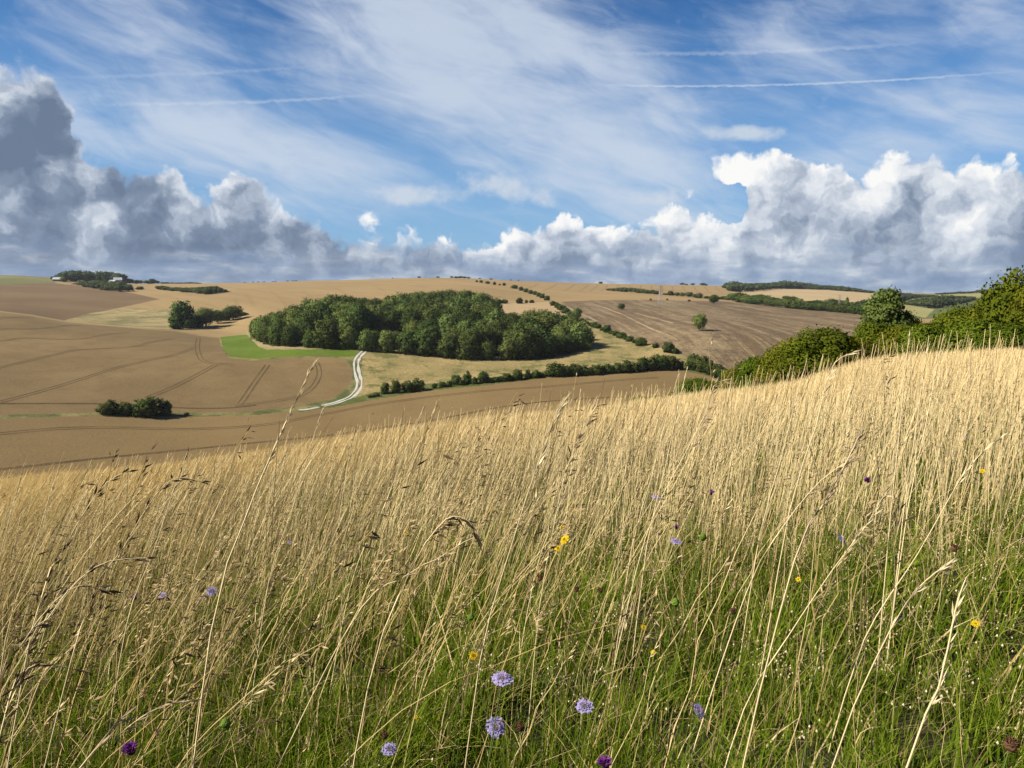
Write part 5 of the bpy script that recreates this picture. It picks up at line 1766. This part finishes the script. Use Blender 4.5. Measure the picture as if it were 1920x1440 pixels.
# ------------------------------------------------------------------ single stalks that stand out
M_STALK = flat_mat('straw_stalk', (0.92, 0.74, 0.42), 0.1)
M_HEADP = flat_mat('pale_spikelets', (0.98, 0.83, 0.52), 0.3)
M_HEADB = flat_mat('brown_spikelets', (0.15, 0.105, 0.065), 0.2)
M_HEADT = flat_mat('tan_spikelets', (0.60, 0.46, 0.29), 0.3)


def hero(pts, D, rad, head, hmat, label, cat='grass stalk', nsp=40, splen=0.02, spread=0.25, hang=0.0, hl=0.25, name='grass_stalk'):
    """a grass stalk through points seen on the photo, at distance D (a list gives one distance per point)"""
    P_ = []
    Ds = D if isinstance(D, (list, tuple)) else [D]*len(pts)
    for (px, py), d_ in zip(pts, Ds):
        a, tt = ray(px, py); a = float(a)
        P_.append((d_*math.sin(a), d_*math.cos(a), float(tt)*d_))
    P_ = np.array(P_)
    gz = float(height(P_[:1, 0], P_[:1, 1])[0])
    if P_[0, 2] > gz + 0.01:                                # run on down to the ground
        dirv = P_[0] - P_[1]; dirv[:2] *= 0.5
        k_ = (gz - P_[0, 2])/min(dirv[2], -0.02)
        foot = P_[0] + dirv*min(k_, 40)
        foot[2] = float(height(foot[:1], foot[1:2])[0])
        P_ = np.concatenate([[foot], P_])
    C_ = catmull(P_, 0.02)
    foot = C_[0].copy()
    o = empty(name, tuple(foot)); tag(o, label, cat, 'grass stalks that stand out')
    L_ = C_ - foot
    n_ = len(L_)
    v, f = tube(L_, rad*np.linspace(1.15, 0.45, n_), 6)
    link('stem', np_mesh('stem', v, f, True, [M_STALK]), o)
    s_ = np.concatenate([[0], np.cumsum(np.linalg.norm(np.diff(L_, axis=0), axis=1))]); s_ /= s_[-1]
    tgs = unit(np.gradient(L_, axis=0))
    u = 1 - fr_.uniform(0, hl, nsp)
    p = np.stack([np.interp(u, s_, L_[:, k]) for k in range(3)], -1)
    tg_ = unit(np.stack([np.interp(u, s_, tgs[:, k]) for k in range(3)], -1))
    d_ = unit(tg_ + fr_.normal(0, spread, (nsp, 3)) + np.array([0.15, 0, -hang]))
    ped = fr_.uniform(0, 0.5, nsp)*splen*(1 if head == 'open' else 0.15)
    pv = p + d_*ped[:, None]
    Ls = splen*fr_.uniform(0.7, 1.2, nsp); ws = Ls*(0.19 if head == 'open' else 0.13)
    V1, F1, _ = diamonds(pv, d_, Ls, ws, np.zeros((nsp, 3)))
    V2, F2, _ = diamonds(pv, d_, Ls*0.95, ws, np.zeros((nsp, 3)))
    V3, F3, _ = diamonds(p, d_, ped + Ls*0.3, np.full(nsp, rad*0.6), np.zeros((nsp, 3)))
    v, f = join((V1, F1), (V2, F2), (V3, F3))
    link('seed_head', np_mesh('seed_head', v, f, False, [hmat]), o)


hero([(395,1190),(455,985),(510,850),(556,748),(588,682)], 1.35, 0.0016, 'closed', M_HEADP, 'tallest pale grass stalk standing up over the valley left of the chalk track', nsp=70, splen=0.017, spread=0.16, hl=0.2)
hero([(690,1290),(770,1070),(820,990),(850,968),(880,978),(897,1008)], 1.15, 0.0011, 'open', M_HEADB, 'stalk with a dark seed head bowed over like a hook, middle of the meadow', nsp=30, splen=0.019, spread=0.3, hang=0.6, hl=0.14)
hero([(640,1200),(760,1080),(820,1048),(870,1016),(897,1006)], 1.25, 0.0011, 'closed', M_HEADT, 'slanting stalk with grey-brown spikelets under the bowed seed head', nsp=16, splen=0.022, spread=0.2, hl=0.45)
hero([(900,1240),(960,1020),(1005,880),(1028,820),(1052,756)], 1.45, 0.0014, 'closed', M_HEADP, 'stalk with the thick feathery oat head on the edge of the lower field', nsp=24, splen=0.034, spread=0.13, hl=0.17)
hero([(1010,1150),(1040,980),(1062,880),(1100,790),(1118,762)], 1.9, 0.0012, 'open', M_HEADB, 'stalk with dark hanging spikelets right of the feathery oat head', nsp=34, splen=0.022, spread=0.45, hang=0.2, hl=0.28)
hero([(1395,1430),(1490,1050),(1540,950),(1580,880),(1610,818)], 1.25, 0.0015, 'closed', M_HEADT, 'long slanting stalk with a brown bristly head at right of the meadow', nsp=46, splen=0.022, spread=0.22, hl=0.22)
hero([(1290,1440),(1400,1110),(1470,985),(1540,900),(1596,862)], 1.5, 0.0012, 'open', M_HEADT, 'leaning stalk with loose drooping tips left of the brown bristly head', nsp=20, splen=0.019, spread=0.3, hang=0.2, hl=0.24)
hero([(1700,1440),(1760,1290),(1790,1150),(1805,1100),(1813,1082)], 1.0, 0.0013, 'closed', M_HEADP, 'stalk with a pale forked oat head in dark green grass at the lower right', nsp=34, splen=0.020, spread=0.14, hl=0.3)
hero([(1560,1440),(1640,1240),(1700,1130),(1740,1085),(1772,1062)], 1.15, 0.0011, 'closed', M_HEADP, 'stalk with a short forked spike left of the pale forked oat head', nsp=22, splen=0.021, spread=0.17, hl=0.18)
hero([(1395,1330),(1480,1190),(1560,1070),(1620,990),(1660,925)], 1.45, 0.0012, 'closed', M_HEADP, 'slanting stalk with a pale split spike above the tilted scabious', nsp=24, splen=0.020, spread=0.16, hl=0.16)
hero([(1620,1200),(1720,1040),(1800,900),(1840,850),(1876,820)], 1.8, 0.0013, 'closed', M_HEADP, 'long stalk with a pale drooping spike near the right edge', nsp=26, splen=0.021, spread=0.15, hl=0.18)
for px, py, lean_, lab in [(1512, 678, 26, 'pale stalk tip against the left of the big hawthorn bush'), (1704, 634, 10, 'pale stalk tip standing against the dark scrub right of the whitebeam'),
                           (1742, 630, 14, 'forked pale stalk tip second against the dark right scrub'), (1770, 626, 20, 'bent pale stalk tip third against the dark right scrub'),
                           (1288, 692, 22, 'pale stalk tip before the end of the lower field hedge'), (1272, 702, 26, 'pale stalk tip left of the one before the hedge end'),
                           (1120, 742, 34, 'pale stalk tip over the lower field right of the oat head'), (605, 766, 30, 'stalk tip over the lower field right of the tallest stalk'),
                           (796, 760, 40, 'short stalk tip over the lower field left of the centre'), (46, 868, 26, 'first stalk tip over the lower field near the left edge'),
                           (112, 872, 30, 'second stalk tip over the lower field near the left edge'), (352, 846, 34, 'dark stalk tip over the lower field left of the tallest stalk')]:
    hero([(px-lean_*3.4, py+330), (px-lean_*1.9, py+190), (px-lean_*0.8, py+75), (px, py)], 2.3, 0.0014, 'closed', M_HEADP if 'dark' not in lab[:5] else M_HEADB, lab, nsp=18, splen=0.020, spread=0.14, hl=0.16)
hero([(1210,1010),(1290,840),(1325,770),(1338,724),(1362,712)], 2.1, 0.0014, 'open', M_HEADT, 'stalk with a sideways drooping head in front of the rounded brow bush', nsp=20, splen=0.028, spread=0.3, hang=0.5, hl=0.22)
hero([(1480,960),(1530,800),(1548,720),(1565,680),(1590,664)], 2.1, 0.0014, 'open', M_HEADP, 'bowed pale stalk tip in front of the big hawthorn bush', nsp=16, splen=0.026, spread=0.2, hang=0.4, hl=0.16)
hero([(20,1300),(90,1160),(150,1085),(205,1052),(276,1046)], 1.15, 0.0011, 'open', M_HEADB, 'dark drooping panicle arching to the right in the left foreground grass', nsp=30, splen=0.019, spread=0.28, hang=0.25, hl=0.36)
hero([(-20,1330),(40,1210),(100,1130),(150,1098),(205,1110)], 1.05, 0.0011, 'open', M_HEADB, 'dark panicle under the arching one in the left foreground', nsp=30, splen=0.019, spread=0.28, hang=0.25, hl=0.36)
hero([(60,1180),(120,1030),(165,950),(200,905),(236,884)], 1.5, 0.0012, 'open', M_HEADB, 'dark curled panicle below the brow at the far left', nsp=36, splen=0.019, spread=0.3, hang=0.1, hl=0.30)
hero([(150,1180),(230,1030),(290,930),(330,896),(372,902)], 1.5, 0.0012, 'open', M_HEADB, 'dark panicle bending over right of the curled one at left', nsp=36, splen=0.019, spread=0.3, hang=0.15, hl=0.30)
hero([(-40,1430),(10,1340),(40,1270),(70,1245),(128,1252)], 0.95, 0.0011, 'open', M_HEADB, 'lowest dark panicle at the bottom left of the meadow', nsp=26, splen=0.020, spread=0.3, hang=0.3, hl=0.4)
hero([(150,1440),(215,1385),(265,1345),(310,1322),(356,1314)], 0.95, 0.0014, 'closed', M_HEADT, 'thick rusty stalk lying low across the bottom left grass', nsp=40, splen=0.02, spread=0.12, hl=0.6)
print('done', time.time() - T0)
# ------------------------------------------------------------------ the air
hm = bpy.data.materials.new('haze_air'); hm.use_nodes = True
ht = NT(hm.node_tree)
for n_ in list(ht.n):
    if n_.type != 'OUTPUT_MATERIAL': ht.n.remove(n_)
ho = [n_ for n_ in ht.n if n_.type == 'OUTPUT_MATERIAL'][0]
pv = ht.new('ShaderNodeVolumePrincipled')
pv.inputs['Color'].default_value = (0.86, 0.92, 1.0, 1)
pv.inputs['Density'].default_value = 0.00004
pv.inputs['Anisotropy'].default_value = 0.2
ht.l.new(pv.outputs[0], ho.inputs['Volume'])
bmv = [(x, y, z) for z in (-130, 60) for y in (-3200, 3200) for x in (-3200, 3200)]
bmf = np.array([(0, 2, 3, 1), (4, 5, 7, 6), (0, 1, 5, 4), (1, 3, 7, 5), (3, 2, 6, 7), (2, 0, 4, 6)], np.int32)
tag(link('haze', np_mesh('haze', bmv, bmf, False, [hm])), kind='stuff')
